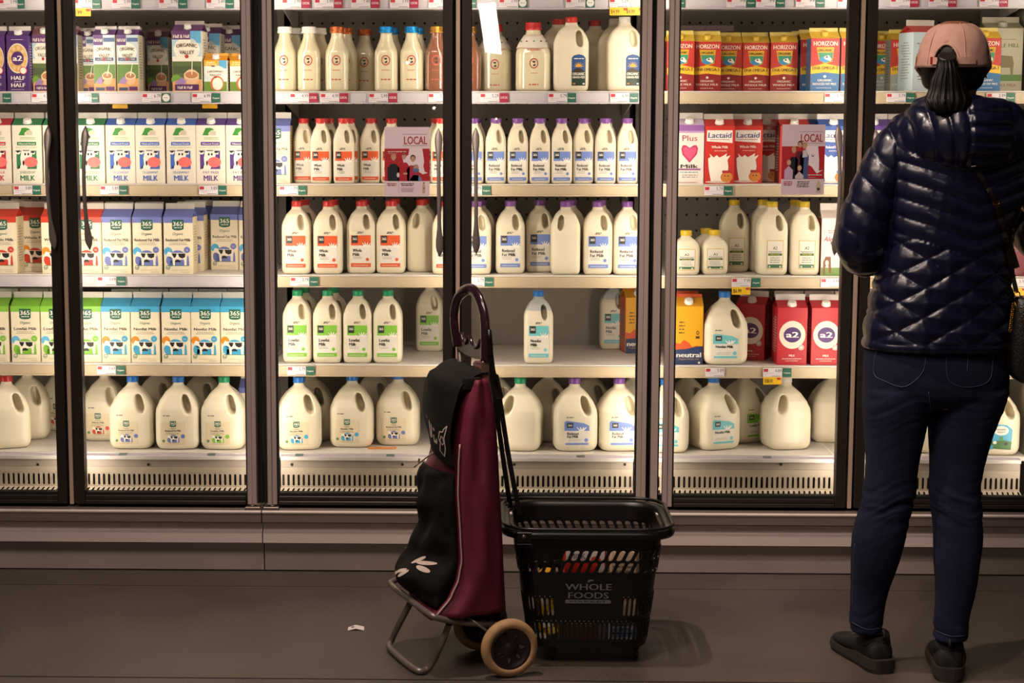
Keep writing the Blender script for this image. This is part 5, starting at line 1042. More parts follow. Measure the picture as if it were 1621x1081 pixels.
# jacket
b = MB()
TR = rows([(176, 1462, 1572, .070, .005), (190, 1446, 1592, .080, 0), (204, 1428, 1612, .092, 0), (222, 1410, 1630, .106, 0), (260, 1405, 1636, .120, 0), (300, 1404, 1626, .122, 0), (340, 1402, 1606, .118, 0), (385, 1401, 1594, .116, 0), (420, 1393, 1595, .118, 0), (460, 1382, 1598, .122, 0), (500, 1374, 1600, .126, 0), (530, 1370, 1600, .128, 0), (549, 1368, 1597, .126, 0)], 0)
b.loft(dense(TR), navy)
for L, s in ((ARML, 1), (ARMR, -1)): b.tube(sp(L, 5), [lerp_tab([(i, r) for i, r in enumerate(RA)], i/5)[0] for i in range(36)], navy, 24)
hd = A3(1520, 208)
# hood: thick collar round the neck and a pouch hanging on the back
ck = A3(1516, 168); N = 28
b.tube([(ck.x+.083*math.cos(2*PI*k/N), PY+.010+.078*math.sin(2*PI*k/N), ck.z-.012+.012*math.sin(2*PI*k/N)) for k in range(N)], [.026+.006*(1-math.sin(2*PI*k/N))/2 for k in range(N)], navy, 14, closed=True)
hood = []
for k in range(15):
    u = -1+2*k/14; cx = hd.x+u*.170; wz = math.sqrt(max(0, 1-abs(u)**2.1)); zc = hd.z+.002
    hgt = .080*wz+.006; dep = .078*wz+.008; cyy = PY-.095+.080*u*u
    hood.append([(cx, cyy+dep*math.cos(2*PI*j/24)*1.0, zc-.004*abs(u)+hgt*math.sin(2*PI*j/24)*(1.0 if math.sin(2*PI*j/24) > 0 else 1.12)) for j in range(24)])
b.loft(dense(hood, 2), navy)
me = remesh(recalc(b.mesh('jacket')), .0042, 5, 'jacket'); me.materials.clear(); me.materials.append(navy)
zd = A3(1500, 405).z; zhem = A3(1500, 536).z; xl = A3(1409, 300).x; xr = A3(1627, 300).x; zel = A3(1400, 435).z
def nearest(L, p):
    best = (9, 0); acc = 0
    for a, c in zip(L, L[1:]):
        d = c-a; ln = d.length; t = max(0, min(1, (p-a).dot(d)/ln**2)); q_ = a+d*t; dd = (p-q_).length
        if dd < best[0]: best = (dd, acc+t*ln)
        acc += ln
    return best
def puff(ph, s=.5): return abs(math.sin(PI*ph))**s
def qf(p, n):
    spx = lerp_tab([(A3(1513, 540).z, A3(1513, 540).x), (A3(1537, 260).z, A3(1537, 260).x)], p.z)[0]; x = p.x-spx
    wr = noise.noise(Vector((p.x*55, p.y*55, p.z*25))); wr2 = noise.noise(Vector((p.x*20+5, p.y*20, p.z*40)))
    dl, tl_ = nearest(ARML, p); dr, tr_ = nearest(ARMR, p)
    arm = None
    if p.z > zel:
        if (p.x < xl and dl < .085) : arm = (tl_, -1)
        elif (p.x > xr and dr < .085): arm = (tr_, 1)
    inhood = ((p.x-hd.x)/.182)**2+((p.z-(hd.z+.006))/.090)**2 < 1 and p.y < PY-.02 and n.y < .6
    if p.z > A3(1500, 178).z and not inhood:
        h = puff((p.z-ck.z)/.045+.2, .6); return .004*h+.0015*wr
    if inhood:
        if -.02 < p.x-hd.x < .085: h = puff((p.z-hd.z+.06)/.036, .5); e = min(abs(p.x-hd.x+.02), abs(p.x-hd.x-.085))
        else: h = puff((p.x-hd.x+.02)/.040+(p.z-hd.z)*5, .6); e = min(abs(p.x-hd.x+.02), abs(p.x-hd.x-.085))
        return .009*h*min(1, e/.006+.1)**.5-.004+.0022*wr
    if arm:
        h = puff((arm[0]+.012*math.sin(p.x*30)+(p.y-PY)*.25)/.066, .34); e = min(1, abs(p.x-(xl if arm[1] < 0 else xr))/.007+.15)**.5
        return .0066*h*e-.003+.0026*wr*(1.3-h)+.001*wr2
    e = min(1, min(abs(p.x-xl), abs(p.x-xr))/.007+.15)**.5 if p.z > zel+.05 else 1
    if p.z < zhem: return .005*puff((p.z-A3(1500, 551).z)/(zhem-A3(1500, 551).z), .6)+.0015*wr
    if p.z > zd+.03*0:
        h = puff((p.z-zd-abs(x)*.34)/.0435, .4)
        if p.z < zd+.05 and p.z-zd-abs(x)*.34 < 0: pass
        else: return .0078*h*e-.003+.0022*wr*(1.2-h)+.0008*wr2
    h = min(puff((p.z-zd-x*.62)/.072, .5), puff((p.z-zd+x*.62)/.072, .5))
    return .0095*h-.003+.0024*wr*(1.2-h)+.001*wr2
displace(me, qf); jacket = own(obj('quilted_jacket', me)); kb = bvh_of(me)
# shoes
def shoe(h, t, top):
    d = (t-h); d.z = 0; d.normalize(); s = Vector((-d.y, d.x, 0)); o = empty('shoe', h); own(o)
    W = lambda x, y, z: h+d*x+s*y+Vector((0, 0, z))
    b = MB(); R = []
    for x, w, z0, z1 in ((-.048, .016, .024, .050), (-.040, .030, .018, .078), (-.01, .036, .018, .088), (.03, .037, .018, .082), (.08, .041, .018, .066), (.13, .045, .018, .052), (.17, .042, .02, .044), (.200, .028, .022, .038), (.212, .010, .026, .032)):
        R.append([tuple(W(x, w*math.copysign(abs(math.cos(a))**.85, math.cos(a)), (z0+z1)/2+(z1-z0)/2*math.sin(a))) for a in [2*PI*k/20 for k in range(20)]])
    b.loft(dense(R, 3), shoem)
    ax = top; b.tube([W(0.0, 0, .065), W(-.005, 0, .095)], [.040, .034], shoem, 18)
    u = b.build('shoe_upper'); u.parent = o; u.matrix_parent_inverse = Matrix.Translation(-h)
    b = MB(); R = []
    for x, w in ((-.062, .012), (-.055, .028), (-.03, .038), (.03, .040), (.09, .046), (.15, .050), (.19, .040), (.215, .020), (.222, .006)):
        hh = .036 if x < .05 else .026; R.append([tuple(W(x, y*w, z)) for y, z in ((-.92, .001), (-1.05, .012), (-1, hh), (1, hh), (1.05, .012), (.92, .001))])
    b.loft(dense(R, 3), solem, smooth=False); u = b.build('shoe_sole'); u.parent = o; u.matrix_parent_inverse = Matrix.Translation(-h)
    b = MB()
    for k in range(5): b.tube([W(.035+.018*k, -.02, .080-.006*k), W(.038+.018*k, 0, .088-.007*k), W(.035+.018*k, .02, .080-.006*k)], .0025, ink('#1c1a1a'), 6)
    b.tube([W(-.048, 0, .088), W(-.058, 0, .100), W(-.046, 0, .112)], .004, shoem, 8); u = b.build('laces'); u.parent = o; u.matrix_parent_inverse = Matrix.Translation(-h)
    for c in o.children: c.matrix_parent_inverse = Matrix.Translation(-h)
shoe(fL0, fL1, None); shoe(fR0, fR1, None)
# hair
b = MB(); hh = []
for z, k in ((-.072, .55), (-.060, .88), (-.04, 1.0), (-.01, 1.04), (.02, 1.05), (.045, .97), (.066, .78), (.080, .45)):
    ring = []
    for j in range(40):
        a = 2*PI*j/40; x, y = math.cos(a), math.sin(a); kk = k
        if z < .0 and y > -.15: kk = k*.62
        ring.append(tuple(hp(.076*kk*x, .094*kk*y-.004, z)))
    hh.append(ring)
b.loft(dense(hh, 2), hairm); o = own(b.build('hair'))
b = MB(); pt = sp([tuple(A3(1498, 90, -.085)), tuple(A3(1498, 94, -.112)), tuple(A3(1499, 105, -.125)), tuple(A3(1500, 125, -.130)), tuple(A3(1501, 148, -.135)), tuple(A3(1502, 163, -.150)), tuple(A3(1503, 176, -.155))], 6); rings = []
for i, p in enumerate(pt):
    t = i/(len(pt)-1); w = lerp_tab([(0, .012), (.15, .019), (.35, .024), (.55, .040), (.75, .052), (.92, .046), (1, .028)], t)[0]; dpt = lerp_tab([(0, .016), (.4, .024), (.7, .022), (1, .010)], t)[0]; ring = []
    for j in range(96):
        a = 2*PI*j/96; g = 1+.06*math.sin(a*17+t*3)+.05*math.sin(a*29-t*2+1)
        ring.append((p.x+w*g*math.cos(a), p.y+dpt*g*math.sin(a), p.z-(.014*noise.noise(Vector((a*3, 0, 1)))*t if t > .8 else 0)))
    rings.append(ring)
b.loft(rings, hairm); own(b.build('ponytail'))
b = MB(); b.lathe([(.019, -.006), (.023, -.003), (.023, .003), (.019, .006)], ink('#191414'), 16, Matrix.Translation(A3(1499, 92, -.115))@Matrix.Rotation(.5, 4, 'X')); own(b.build('hair_tie'))
# cap
cap = empty('baseball_cap', hp(0, 0, .02)); own(cap)
b = MB(); NR, NA = 22, 80; z0 = A3(1500, 106).z-HZ; z1 = A3(1500, 36).z-HZ; V = {}; fs = []; vs = []
for i in range(NR+1):
    t = i/NR; z = z0+(z1-z0)*math.sin(t*PI/2)**1.0; k = max(.015, math.cos(t*PI/2)**.62)
    for j in range(NA):
        a = 2*PI*j/NA; wob = .0025*noise.noise(Vector((math.cos(a)*3, math.sin(a)*3, t*4))); vs.append(tuple(hp((.089*k+wob)*math.cos(a), (.104*k+wob)*math.sin(a)-.006, z+(.004*math.sin(a) if i < NR*.4 else 0))))
for i in range(NR):
    for j in range(NA):
        aj = 2*PI*(j+.5)/NA; da = aj-1.5*PI-.0; x = .095*math.sin(da+.155); ti = (i+.5)/NR; zc = (z1-z0)*math.sin(ti*PI/2)
        if math.cos(da) > 0 and zc > .012 and (x/.033)**2+((zc-.010)/.046)**2 < 1: continue
        fs.append((i*NA+j, i*NA+(j+1) % NA, (i+1)*NA+(j+1) % NA, (i+1)*NA+j))
b.add(vs, fs, capm, True); o = b.build('crown'); so = o.modifiers.new('s', 'SOLIDIFY'); so.thickness = .0022; so.offset = -1
def sub(o): o.parent = cap; o.matrix_parent_inverse = Matrix.Translation(-cap.location); return o
sub(o)
b = MB()
for a0 in range(6):
    a = 1.5*PI-.155+PI/6+a0*PI/3; P = []
    for i in range(14):
        t = .03+.95*i/13; z = z0+(z1-z0)*math.sin(t*PI/2); k = max(.015, math.cos(t*PI/2)**.62); P.append(hp((.0898*k)*math.cos(a), (.1048*k)*math.sin(a)-.006, z+.0005))
    b.tube(P, .0010, capm, 6)
sub(b.build('crown_seams'))
b = MB(); P = []
for k in range(25):
    ph = PI*k/24; x, zc = .0335*math.cos(ph), .010+.0465*math.sin(ph); a = 1.5*PI-.155+math.asin(x/.095); kk = math.cos(math.asin(min(1, zc/(z1-z0))))**.62
    P.append(hp(.0896*kk*math.cos(a), .1046*kk*math.sin(a)-.006, z0+zc+.004*math.sin(a)))
b.tube(P, .0032, capm, 8); sub(b.build('opening_trim'))
b = MB(); b.lathe([(.0075, 0), (.0075, .002), (.005, .0045), (.0005, .005)], capm, 16, Matrix.Translation(hp(0, -.006, z1-.001))); sub(b.build('top_button'))
b = MB(); R = []
for k in range(25):
    a = 1.5*PI-.50+1.15*k/24; zz_ = z0+.004; R.append([tuple(hp(.0915*math.cos(a), .1065*math.sin(a)-.006, zz_)), tuple(hp(.0935*math.cos(a), .1085*math.sin(a)-.006, zz_)), tuple(hp(.0935*math.cos(a), .1085*math.sin(a)-.006, zz_+.017)), tuple(hp(.0915*math.cos(a), .1065*math.sin(a)-.006, zz_+.017))])
b.loft(R, capm, smooth=False); sub(b.build('back_strap'))
b = MB(); a = 1.5*PI-.52; b.box(-.003, .003, -.001, .001, -.009, .009, ink('#a8282c'), T=Matrix.Translation(hp(.094*math.cos(a), .110*math.sin(a)-.006, z0+.013))); sub(b.build('red_strap_tab'))
b = MB(); R = []
for k in range(21):
    u = -1+2*k/20; a = PI/2+u*.95; x, y = .088*math.cos(a), .103*math.sin(a)-.006; ox, oy = .092*math.cos(a)*1.04, .10+.085*math.cos(u*1.2); zc = z0+.002-.020*(1-math.cos(u*1.1))
    R.append([tuple(hp(x, y, z0+.004)), tuple(hp(ox, oy, zc-.014)), tuple(hp(ox, oy, zc-.017)), tuple(hp(x, y, z0+.0))])
b.loft(R, capm, smooth=False); sub(b.build('visor'))
# handbag and its strap
bag = empty('crossbody_bag', A3(1640, 560, -.04)); tag(bag, 'black leather crossbody handbag with gold hardware at the shopper\'s right hip', 'bag')
leather = M('black leather', '#0b0909', .38, spec=.55, bump=.4, bscale=220, var=.2); gold = M('gold hardware', '#c89a3e', .25, metal=1, var=.03)
def bo(o): o.parent = bag; o.matrix_parent_inverse = Matrix.Translation(-bag.location); return o
b = MB(); R = []
for py, l, r, d in ((470, 1604, 1680, .020), (478, 1600, 1686, .034), (510, 1594, 1694, .042), (550, 1590, 1700, .046), (582, 1590, 1700, .046), (600, 1600, 1694, .040), (607, 1614, 1684, .026)):
    L, Q = A3(l, py, -.085), A3(r, py, -.085); R.append(ering((L.x+Q.x)/2+.008, PY-.085, L.z, (Q.x-L.x)/2, d, 3.6))
b.loft(dense(R, 3), leather); bo(b.build('bag_body'))
b = MB(); P = [A3(1606, 478, -.122), A3(1611, 490, -.130), A3(1619, 508, -.134), A3(1632, 520, -.136), A3(1662, 524, -.136), A3(1692, 500, -.13)]; b.tube(sp(P, 6), .0016, gold, 6); bo(b.build('zip'))
b = MB()
for k in range(14):
    p = A3(1604-k*.4, 482+k*3.2, -.118-.0016*k); b.tube([p+Vector((.003*math.cos(a), .0015*(k % 2), .0035*math.sin(a))) for a in [2*PI*i/10 for i in range(10)]], .0009, gold, 5, closed=True)
bo(b.build('chain'))
b = MB(); pr = A3(1610, 466, -.100); b.tube([pr+Vector((.007*math.cos(a), 0, .007*math.sin(a))) for a in [2*PI*i/14 for i in range(14)]], .0014, gold, 6, closed=True); bo(b.build('ring'))
def ribbon(P, w, m, th=.0025, axis=Vector((1, 0, 0))):
    b = MB(); R = []
    for i, p in enumerate(P):
        t = (P[min(i+1, len(P)-1)]-P[max(i-1, 0)]).normalized(); n_ = t.cross(axis).normalized(); s = n_.cross(t).normalized()*(w/2); n_ = n_*th/2
        R.append([p-s-n_, p+s-n_, p+s+n_, p-s+n_])
    b.loft(R, m, smooth=False); return b
pts = sp([(1541, 263, 0), (1560, 292, 0), (1576, 322, 0), (1588, 360, 0), (1596, 395, 0)], 5); P = [camray(kb, v.x, v.y, .013) for v in pts]; P = [p for p in P if p is not None and p.y < PY+.02]
yl = P[-1].y; P += [at(1600, 415, yl), at(1604, 440, yl+.01), A3(1609, 463, -.100)]
bo(ribbon(P, .011, M('dark brown strap leather', '#150c0a', .45)).build('strap'))
b2 = ribbon([camray(kb, 1577, 324, .012), at(1590, 356, yl-.012), at(1600, 392, yl-.010), at(1610, 424, yl-.008)], .014, leather); bo(b2.build('strap_end'))
p = camray(kb, 1577, 321, .015); b = MB(); b.tube([p+Vector((.008*math.cos(a), 0, .005*math.sin(a))) for a in [2*PI*i/12 for i in range(12)]], .0013, gold, 6, closed=True); bo(b.build('buckle'))
# ------------------------------------------------------------------ the trolley bag
mar = M('maroon polyester', '#6a1a34', .55, var=.12, nscale=14, bump=.35, bscale=35)
bkf = M('black polyester', '#070606', .75, spec=.25, var=.2, nscale=20, bump=.4, bscale=40)
piping = M('pale piping', '#b3a09a', .6); tubm = M('grey steel tube', '#7d726b', .35, metal=.45, var=.08)
hdl = M('plum handle plastic', '#2c1520', .22, spec=.6, coat=.5, var=.05); tyre = M('tan rubber tyre', '#a8845c', .7, var=.12, nscale=60); hub = M('plum wheel hub', '#23131a', .4)
o0 = onz(760, 1050); cart = empty('shopping_trolley_bag', o0); tag(cart, 'maroon and black two-wheeled trolley bag standing beside the black basket', 'trolley')
def co(o): o.parent = cart; o.matrix_parent_inverse = Matrix.Translation(-cart.location); return o
def sco(o, par): o.parent = par; o.matrix_parent_inverse = par.matrix_parent_inverse.copy() if False else Matrix.Identity(4); return o
YNB, YFF = -1.00, -.77
BR = [(590, 750, 768, 704), (605, 746, 773, 696), (625, 741, 778, 691), (660, 735, 784, 689), (700, 730, 787, 687), (735, 728, 789, 682), (780, 727, 791, 670), (850, 731, 795, 674), (885, 733, 796.5, 662), (915, 728, 797, 652), (942, 716, 797.5, 646), (962, 700, 797.5, 648), (972, 686, 797, 652)]
def brow(py): return lerp_tab(BR, py)
def corners(py):
    nf, nb, ff = brow(py); z = at(740, py, -1.03).z
    NB = at(nb, py, YNB); k = (nb-nf); NF = at(nf, py, YNB-.0006*k); w = NF.x
    # the far side sits further away, so the same height shows a little higher in the frame
    py2 = py-16; FF = at(ff, py2, YFF); FB = Vector((FF.x+(NB.x-NF.x), YFF+.03, z)); 
    return Vector((NF.x, NF.y, z)), Vector((NB.x, NB.y, z)), FB, Vector((FF.x, FF.y, z))
def front_pt(s, py, off=0):
    """s = 0 at the far front corner, 1 at the near front corner"""
    NF, NB, FB, FF = corners(py); t = NF-FF; n = Vector((-abs(t.y), -t.x, 0)); n = Vector((t.y, -t.x, 0)).normalized()
    if n.x > 0: n = -n
    return FF+t*s+n*(off+.018*math.sin(PI*min(1, max(0, s))))
def loop(py):
    NF, NB, FB, FF = corners(py); out = []
    for i in range(11): out.append(front_pt(i/10, py))
    m = (NF+NB)/2; 
    for i in range(1, 8):
        t = i/8; fold = .006*math.sin(t*9+py*.018)+.004*math.sin(t*16-py*.03); out.append(NF.lerp(NB, t)+Vector((0, -.016*math.sin(PI*t)-fold*math.sin(PI*t), 0)))
    out += [NB.lerp(FB, i/6) for i in range(7)]; out += [FB.lerp(FF, i/6) for i in range(1, 6)]
    return out
b = MB(); pys = [602+i*(973-602)/48 for i in range(49)]; b.loft([[tuple(p) for p in loop(py)] for py in reversed(pys)], mar)
body = co(b.build('bag_body'))
b = MB(); b.tube([corners(py)[0]+Vector((-.003, -.004, 0)) for py in pys[13:]], .0022, piping, 6); NF = corners(973)[0]; FF = corners(973)[3]
co(b.build('piping'))
b = MB(); b.tube([front_pt(s, 974, .004) for s in [i/12 for i in range(13)]], .004, mar, 8); co(b.build('lower_edging'))
# flap: goes over the top and hangs down the front
def sheet(fn, nu, nv, th, m, name, par=None, art=None):
    b = MB(); G = [[Vector(fn(i/nu, j/nv)) for i in range(nu+1)] for j in range(nv+1)]
    vs = [p for r in G for p in r]; fs = [(j*(nu+1)+i, j*(nu+1)+i+1, (j+1)*(nu+1)+i+1, (j+1)*(nu+1)+i) for j in range(nv) for i in range(nu)]
    b.add(vs, fs, m, True); o = b.build(name, fix=False); s = o.modifiers.new('s', 'SOLIDIFY'); s.thickness = th; s.offset = 0; return co(o)
def flap_fn(u, v):
    if v < .22:   # over the top
        t = v/.22; back = corners(604)[1].lerp(corners(604)[2], 1-u)+Vector((0, 0, .006)); fr = front_pt(u, 610, .014); p = back.lerp(fr, t); p.z += .016*math.sin(PI*min(1, t*.8+.2))**.7; return p
    t = (v-.22)/.78; py = 610+(702+40*u-610)*t
    wv = .004*math.sin(u*7+t*3)*t; return front_pt(u*1.02-.01, py, .014+.012*math.sin(PI*t*.9)+wv+(.010*(1-t)))
flap = sheet(flap_fn, 24, 40, .004, bkf, 'flap')
def flap_side(u, v):
    a = front_pt(.99, 598+v*22, .022); NF, NB, FB, FF = corners(604); q = NF.lerp(NB, u*.6)+Vector((0, -.010, .010*(1-u)-.0)); q.z = a.z if u < .1 else q.z-.0; base = a.lerp(Vector((q.x, q.y, a.z)), min(1, u*1.0)); return base
sheet(flap_side, 8, 6, .004, bkf, 'flap_corner')
# marks on the flap
wht = '#c9b8ac'; a = Art(); a.text('GIM', .16, .615, .020, wht, 1, w=.13)
a.poly([(.30, .62), (.36, .63), (.44, .83), (.38, .82)], wht, 1); a.poly([(.42, .63), (.47, .64), (.50, .80), (.45, .81)], wht, 1); a.ell(.56, .66, .045, .018, '#a87a78', 1, 12)
a.poly([(.55, .73), (.59, .73), (.60, .78), (.66, .78), (.66, .74), (.70, .74), (.69, .81), (.58, .82)], wht, 1)
for L in ([(.93, .50), (.86, .56), (.84, .60), (.76, .62), (.74, .70), (.78, .76), (.76, .86), (.86, .89), (.90, .78), (.88, .66), (.93, .50)], [(.81, .66), (.78, .72), (.83, .76), (.88, .72), (.84, .66), (.81, .66)]):
    for (x0, y0), (x1, y1) in zip(L, L[1:]):
        dx, dy = x1-x0, (y1-y0); ln = math.hypot(dx, dy); nx, ny = -dy/ln*.010, dx/ln*.006; a.poly([(x0-nx, y0-ny), (x1-nx, y1-ny), (x1+nx, y1+ny), (x0+nx, y0+ny)], wht, 1)
def flapmark(u, v, t):
    u = .20+.80*u; t2 = v; v2 = .22+.78*t2; p = Vector(flap_fn(u, v2)); q = Vector(flap_fn(u, min(1, v2+.01))); r = Vector(flap_fn(min(1, u+.01), v2)); n = (r-p).cross(q-p).normalized()
    if n.y > 0: n = -n
    return p+n*(.0032+t)
b = MB()
for vs, fs, col, layer in a.p:
    if col == wht and len(vs) > 20: vs = [(x, 2*.615-y+.02) for x, y in vs]
    b.add([flapmark(x, y, layer*.0003) for x, y in vs], fs, ink(col))
o = b.build('flap_print', fix=False); co(o)
# pockets
def pk_fn(u, v):
    py = 762-10*u+(962-762+10*u)*v; bulge = .026*math.sin(PI*min(1, v*1.02))**.5+.040*math.exp(-((v-.83)/.13)**2)
    fold = .006*math.sin(v*22+u*4)*math.sin(PI*u)+.005*math.sin(u*13+v*9)+.004*noise.noise(Vector((u*5, v*9, 0)))
    e = math.sin(PI*min(1, max(0, u)))**.35; ev = min(1, v/.03)*min(1, (1-v)/.04); return front_pt(.02+u*.93, py, .006+(bulge*e+fold*e)*ev**.5)
b = MB(); nu, nv = 30, 60; G = [pk_fn(i/nu, j/nv) for j in range(nv+1) for i in range(nu+1)]
b.add(G, [(j*(nu+1)+i, j*(nu+1)+i+1, (j+1)*(nu+1)+i+1, (j+1)*(nu+1)+i) for j in range(nv) for i in range(nu)], bkf, True)
o = b.build('front_pocket', fix=False); s = o.modifiers.new('s', 'SOLIDIFY'); s.thickness = .003; co(o)
a = Art()
for x, y, L_, W__, an in ((.60, .70, .11, .014, -.9), (.72, .705, .13, .015, -.25), (.74, .745, .10, .016, .2), (.47, .80, .12, .013, -.6), (.36, .835, .10, .012, -.35), (.56, .80, .08, .012, -1.0)):
    pts = []
    for k in range(14):
        t = 2*PI*k/14; px_, py_ = L_*math.cos(t), W__*2.2*math.sin(t); pts.append((x+(px_*math.cos(an)-py_*math.sin(an)), y+(px_*math.sin(an)+py_*math.cos(an))*.42))
    a.shape(pts, [tuple(range(14))], wht, 1)
def pkmark(u, v, t):
    p = pk_fn(u, v); q = pk_fn(u, v+.01); r = pk_fn(u+.01, v); n = (r-p).cross(q-p).normalized()
    if n.y > 0: n = -n
    return p+n*(.0045+t)
b = MB()
for vs, fs, col, layer in a.p:
    c_ = (sum(v[0] for v in vs)/len(vs), sum(v[1] for v in vs)/len(vs)); n = len(vs); V2 = list(vs)+[c_]; b.add([pkmark(x, y, .0003) for x, y in V2], [(k, (k+1) % n, n) for k in range(n)], ink(col))
co(b.build('pocket_print', fix=False))
b = MB(); zz1 = [front_pt(.80-.80*t, 712+58*t, .018+.010*t) for t in [i/10 for i in range(11)]]; b.tube(zz1, .0022, piping, 6); b.box(-.003, .003, -.002, .002, -.009, .004, M('zip pull', '#8a8480', .3, metal=.8), T=Matrix.Translation(front_pt(.18, 752, .030))); co(b.build('zip'))
b = MB(); NF, NB, FB, FF = corners(600); b.box(FB.x+.045, NB.x-.012, NB.y+.03, FB.y-.03, NB.z-.02, NB.z+.012, mar, .006); co(b.build('inner_lining'))
# frame
b = MB(); r = .0085
PF = lambda px, py, Y: at(px, py, Y)
nposts = [PF(770, 562, -.985), PF(773, 615, -.985), PF(786, 780, -.965), PF(796, 975, -.950)]; b.tube(nposts, .0085, tubm, 10); co(b.build('near_post'))
b = MB(); b.tube([PF(728, 546, -.80), PF(730, 600, -.80), PF(745, 800, -.78), PF(757, 960, -.76)], .0085, tubm, 10); co(b.build('far_post'))
b = MB(); b.box(-.0115, .0115, -.012, .012, -.028, .028, M('worn sleeve', '#7a6450', .4, metal=.6), .003, T=Matrix.Translation(PF(769, 588, -.985))); co(b.build('post_sleeve'))
b = MB(); path = sp([PF(792, 990, -.985), PF(740, 986, -1.03), PF(700, 980, -1.065), PF(680, 972, -1.06), PF(650, 950, -.96), PF(622, 928, -.83), PF(622, 920, -.79), PF(650, 916, -.76), PF(750, 925, -.72)], 6); b.tube(path, .0082, tubm, 10); co(b.build('carrier_frame'))
F1, F2, F3, F4 = onz(620, 1026), onz(619, 1034), onz(657, 1066), onz(676, 1066)
up = Vector((0, 0, .0112))
b = MB(); path = sp([PF(652, 950, -.85), PF(636, 980, -.85), F1+up+Vector((0, 0, .012)), F2+up, F3+up, F4+up, F4+up+Vector((.02, 0, .03)), PF(700, 1015, -1.04), PF(714, 980, -1.03)], 7); b.tube(path, .0085, tubm, 10); co(b.build('foot_frame'))
b = MB(); b.tube([PF(712, 982, -1.045), PF(712, 982, -1.02)], .014, bkf, 12); b.tube([PF(711.5, 982, -1.050), PF(711.5, 982, -1.046)], .005, M('bolt', '#4a403a'), 8); co(b.build('foot_pivot'))
wc = onz(806, 1071); th = math.radians(18); ax = Vector((-math.sin(th), math.cos(th), 0)); RW = .0745
C0 = wc+Vector((0, 0, RW+.0012))
def wheel(c, name='wheel'):
    w = empty(name, c); co(w); T = Matrix.Translation(c) @ ax.to_track_quat('Z', 'Y').to_matrix().to_4x4(); n = 72
    def part(o): o.parent = w; o.matrix_parent_inverse = Matrix.Translation(-c); return o
    b = MB(); rings = []
    for k in range(n):
        a = 2*PI*k/n; cs, sn = math.cos(a), math.sin(a); tread = .0028*math.sin(a*36); ring = []
        for rr, z in ((.0530, -.013), (.0540, -.0155), (.0640, -.0165), (.0715+tread, -.0120), (.0745, -.005), (.0745, .005), (.0715-tread, .0120), (.0640, .0165), (.0540, .0155), (.0530, .013)): ring.append((rr*cs, rr*sn, z))
        rings.append(ring)
    b.loft(rings+[rings[0]], tyre, False, True, True, T); part(b.build('tyre'))
    b = MB(); b.lathe([(.0005, -.0125), (.012, -.0125), (.015, -.0075), (.030, -.0085), (.044, -.0085), (.047, -.0140), (.0525, -.0145), (.0528, .0145), (.040, .009), (.0005, .010)], hub, 40, T)
    for k in range(7):
        a = 2*PI*k/7+.35; Q = T @ Matrix.Rotation(a, 4, 'Z') @ Matrix.Translation((.031, 0, -.0088)); pts = [(.0085*math.cos(t), .0048*math.sin(t)*(1-.4*math.cos(t)), 0) for t in [2*PI*i/14 for i in range(14)]]
        b.tube(pts, .0011, hub, 6, Q, True); b.add([(x*.88, y*.88, -.0002) for x, y, z in pts], [tuple(range(14))], ink('#5a4a4a' if k in (3, 4, 5) else '#0a0608'), False, Q)
    part(b.build('hub'))
wheel(C0); wheel(C0+ax*.24)
b = MB(); b.tube([C0+ax*.012, C0+ax*.228], .006, tubm, 10); b.tube([C0+ax*.03, PF(796, 975, -.950)], .007, tubm, 10); b.tube([C0+ax*.21, PF(757, 960, -.76)], .007, tubm, 10)
b.tube([C0+ax*.03, PF(738, 975, -1.03)], .004, tubm, 8); co(b.build('axle'))
# handle
b = MB(); HP = [PF(724, 548, -.81), PF(720, 520, -.81), PF(719, 495, -.81), PF(725, 472, -.83), PF(736, 460, -.87), PF(748, 459, -.91), PF(758, 471, -.95), PF(765, 492, -.975), PF(768, 520, -.985), PF(768, 572, -.985)]
P = sp(HP, 6); n = 14; rings = []
for i, p in enumerate(P):
    t = (P[min(i+1, len(P)-1)]-P[max(i-1, 0)]).normalized(); s = t.cross(Vector((.9, .45, 0))).normalized() if abs(t.dot(Vector((.9, .45, 0)))) < .95 else t.cross(Vector((0, 1, 0))).normalized(); q = s.cross(t).normalized()
    w = .0125+.0055*i/len(P); rings.append([p+s*w*math.cos(2*PI*k/n)*1.0+q*.0105*math.sin(2*PI*k/n) for k in range(n)])
b.loft(rings, hdl); co(b.build('handle_grip'))
b = MB(); R = []
for t in [i/16 for i in range(17)]:
    top = PF(724+(764-724)*t, 532+(548-532)*t-0+4*math.sin(PI*t), -.81+(-.985+.81)*t); R.append([top+Vector((0, 0, 0)), top+Vector((.010, .004, 0)), top+Vector((.010, .004, -.034)), top+Vector((0, 0, -.034))])
b.loft(R, hdl, smooth=False)
for t0, t1 in ((.15, .45), (.50, .92)):
    P = [PF(724+40*(t0+(t1-t0)*k/8), 532+16*(t0+(t1-t0)*k/8)-14*abs(1-2*k/8)**2.5+6, -.81-.175*(t0+(t1-t0)*k/8)) for k in range(9)]; b.tube(P, .0055, hdl, 8)
co(b.build('handle_crossbar'))
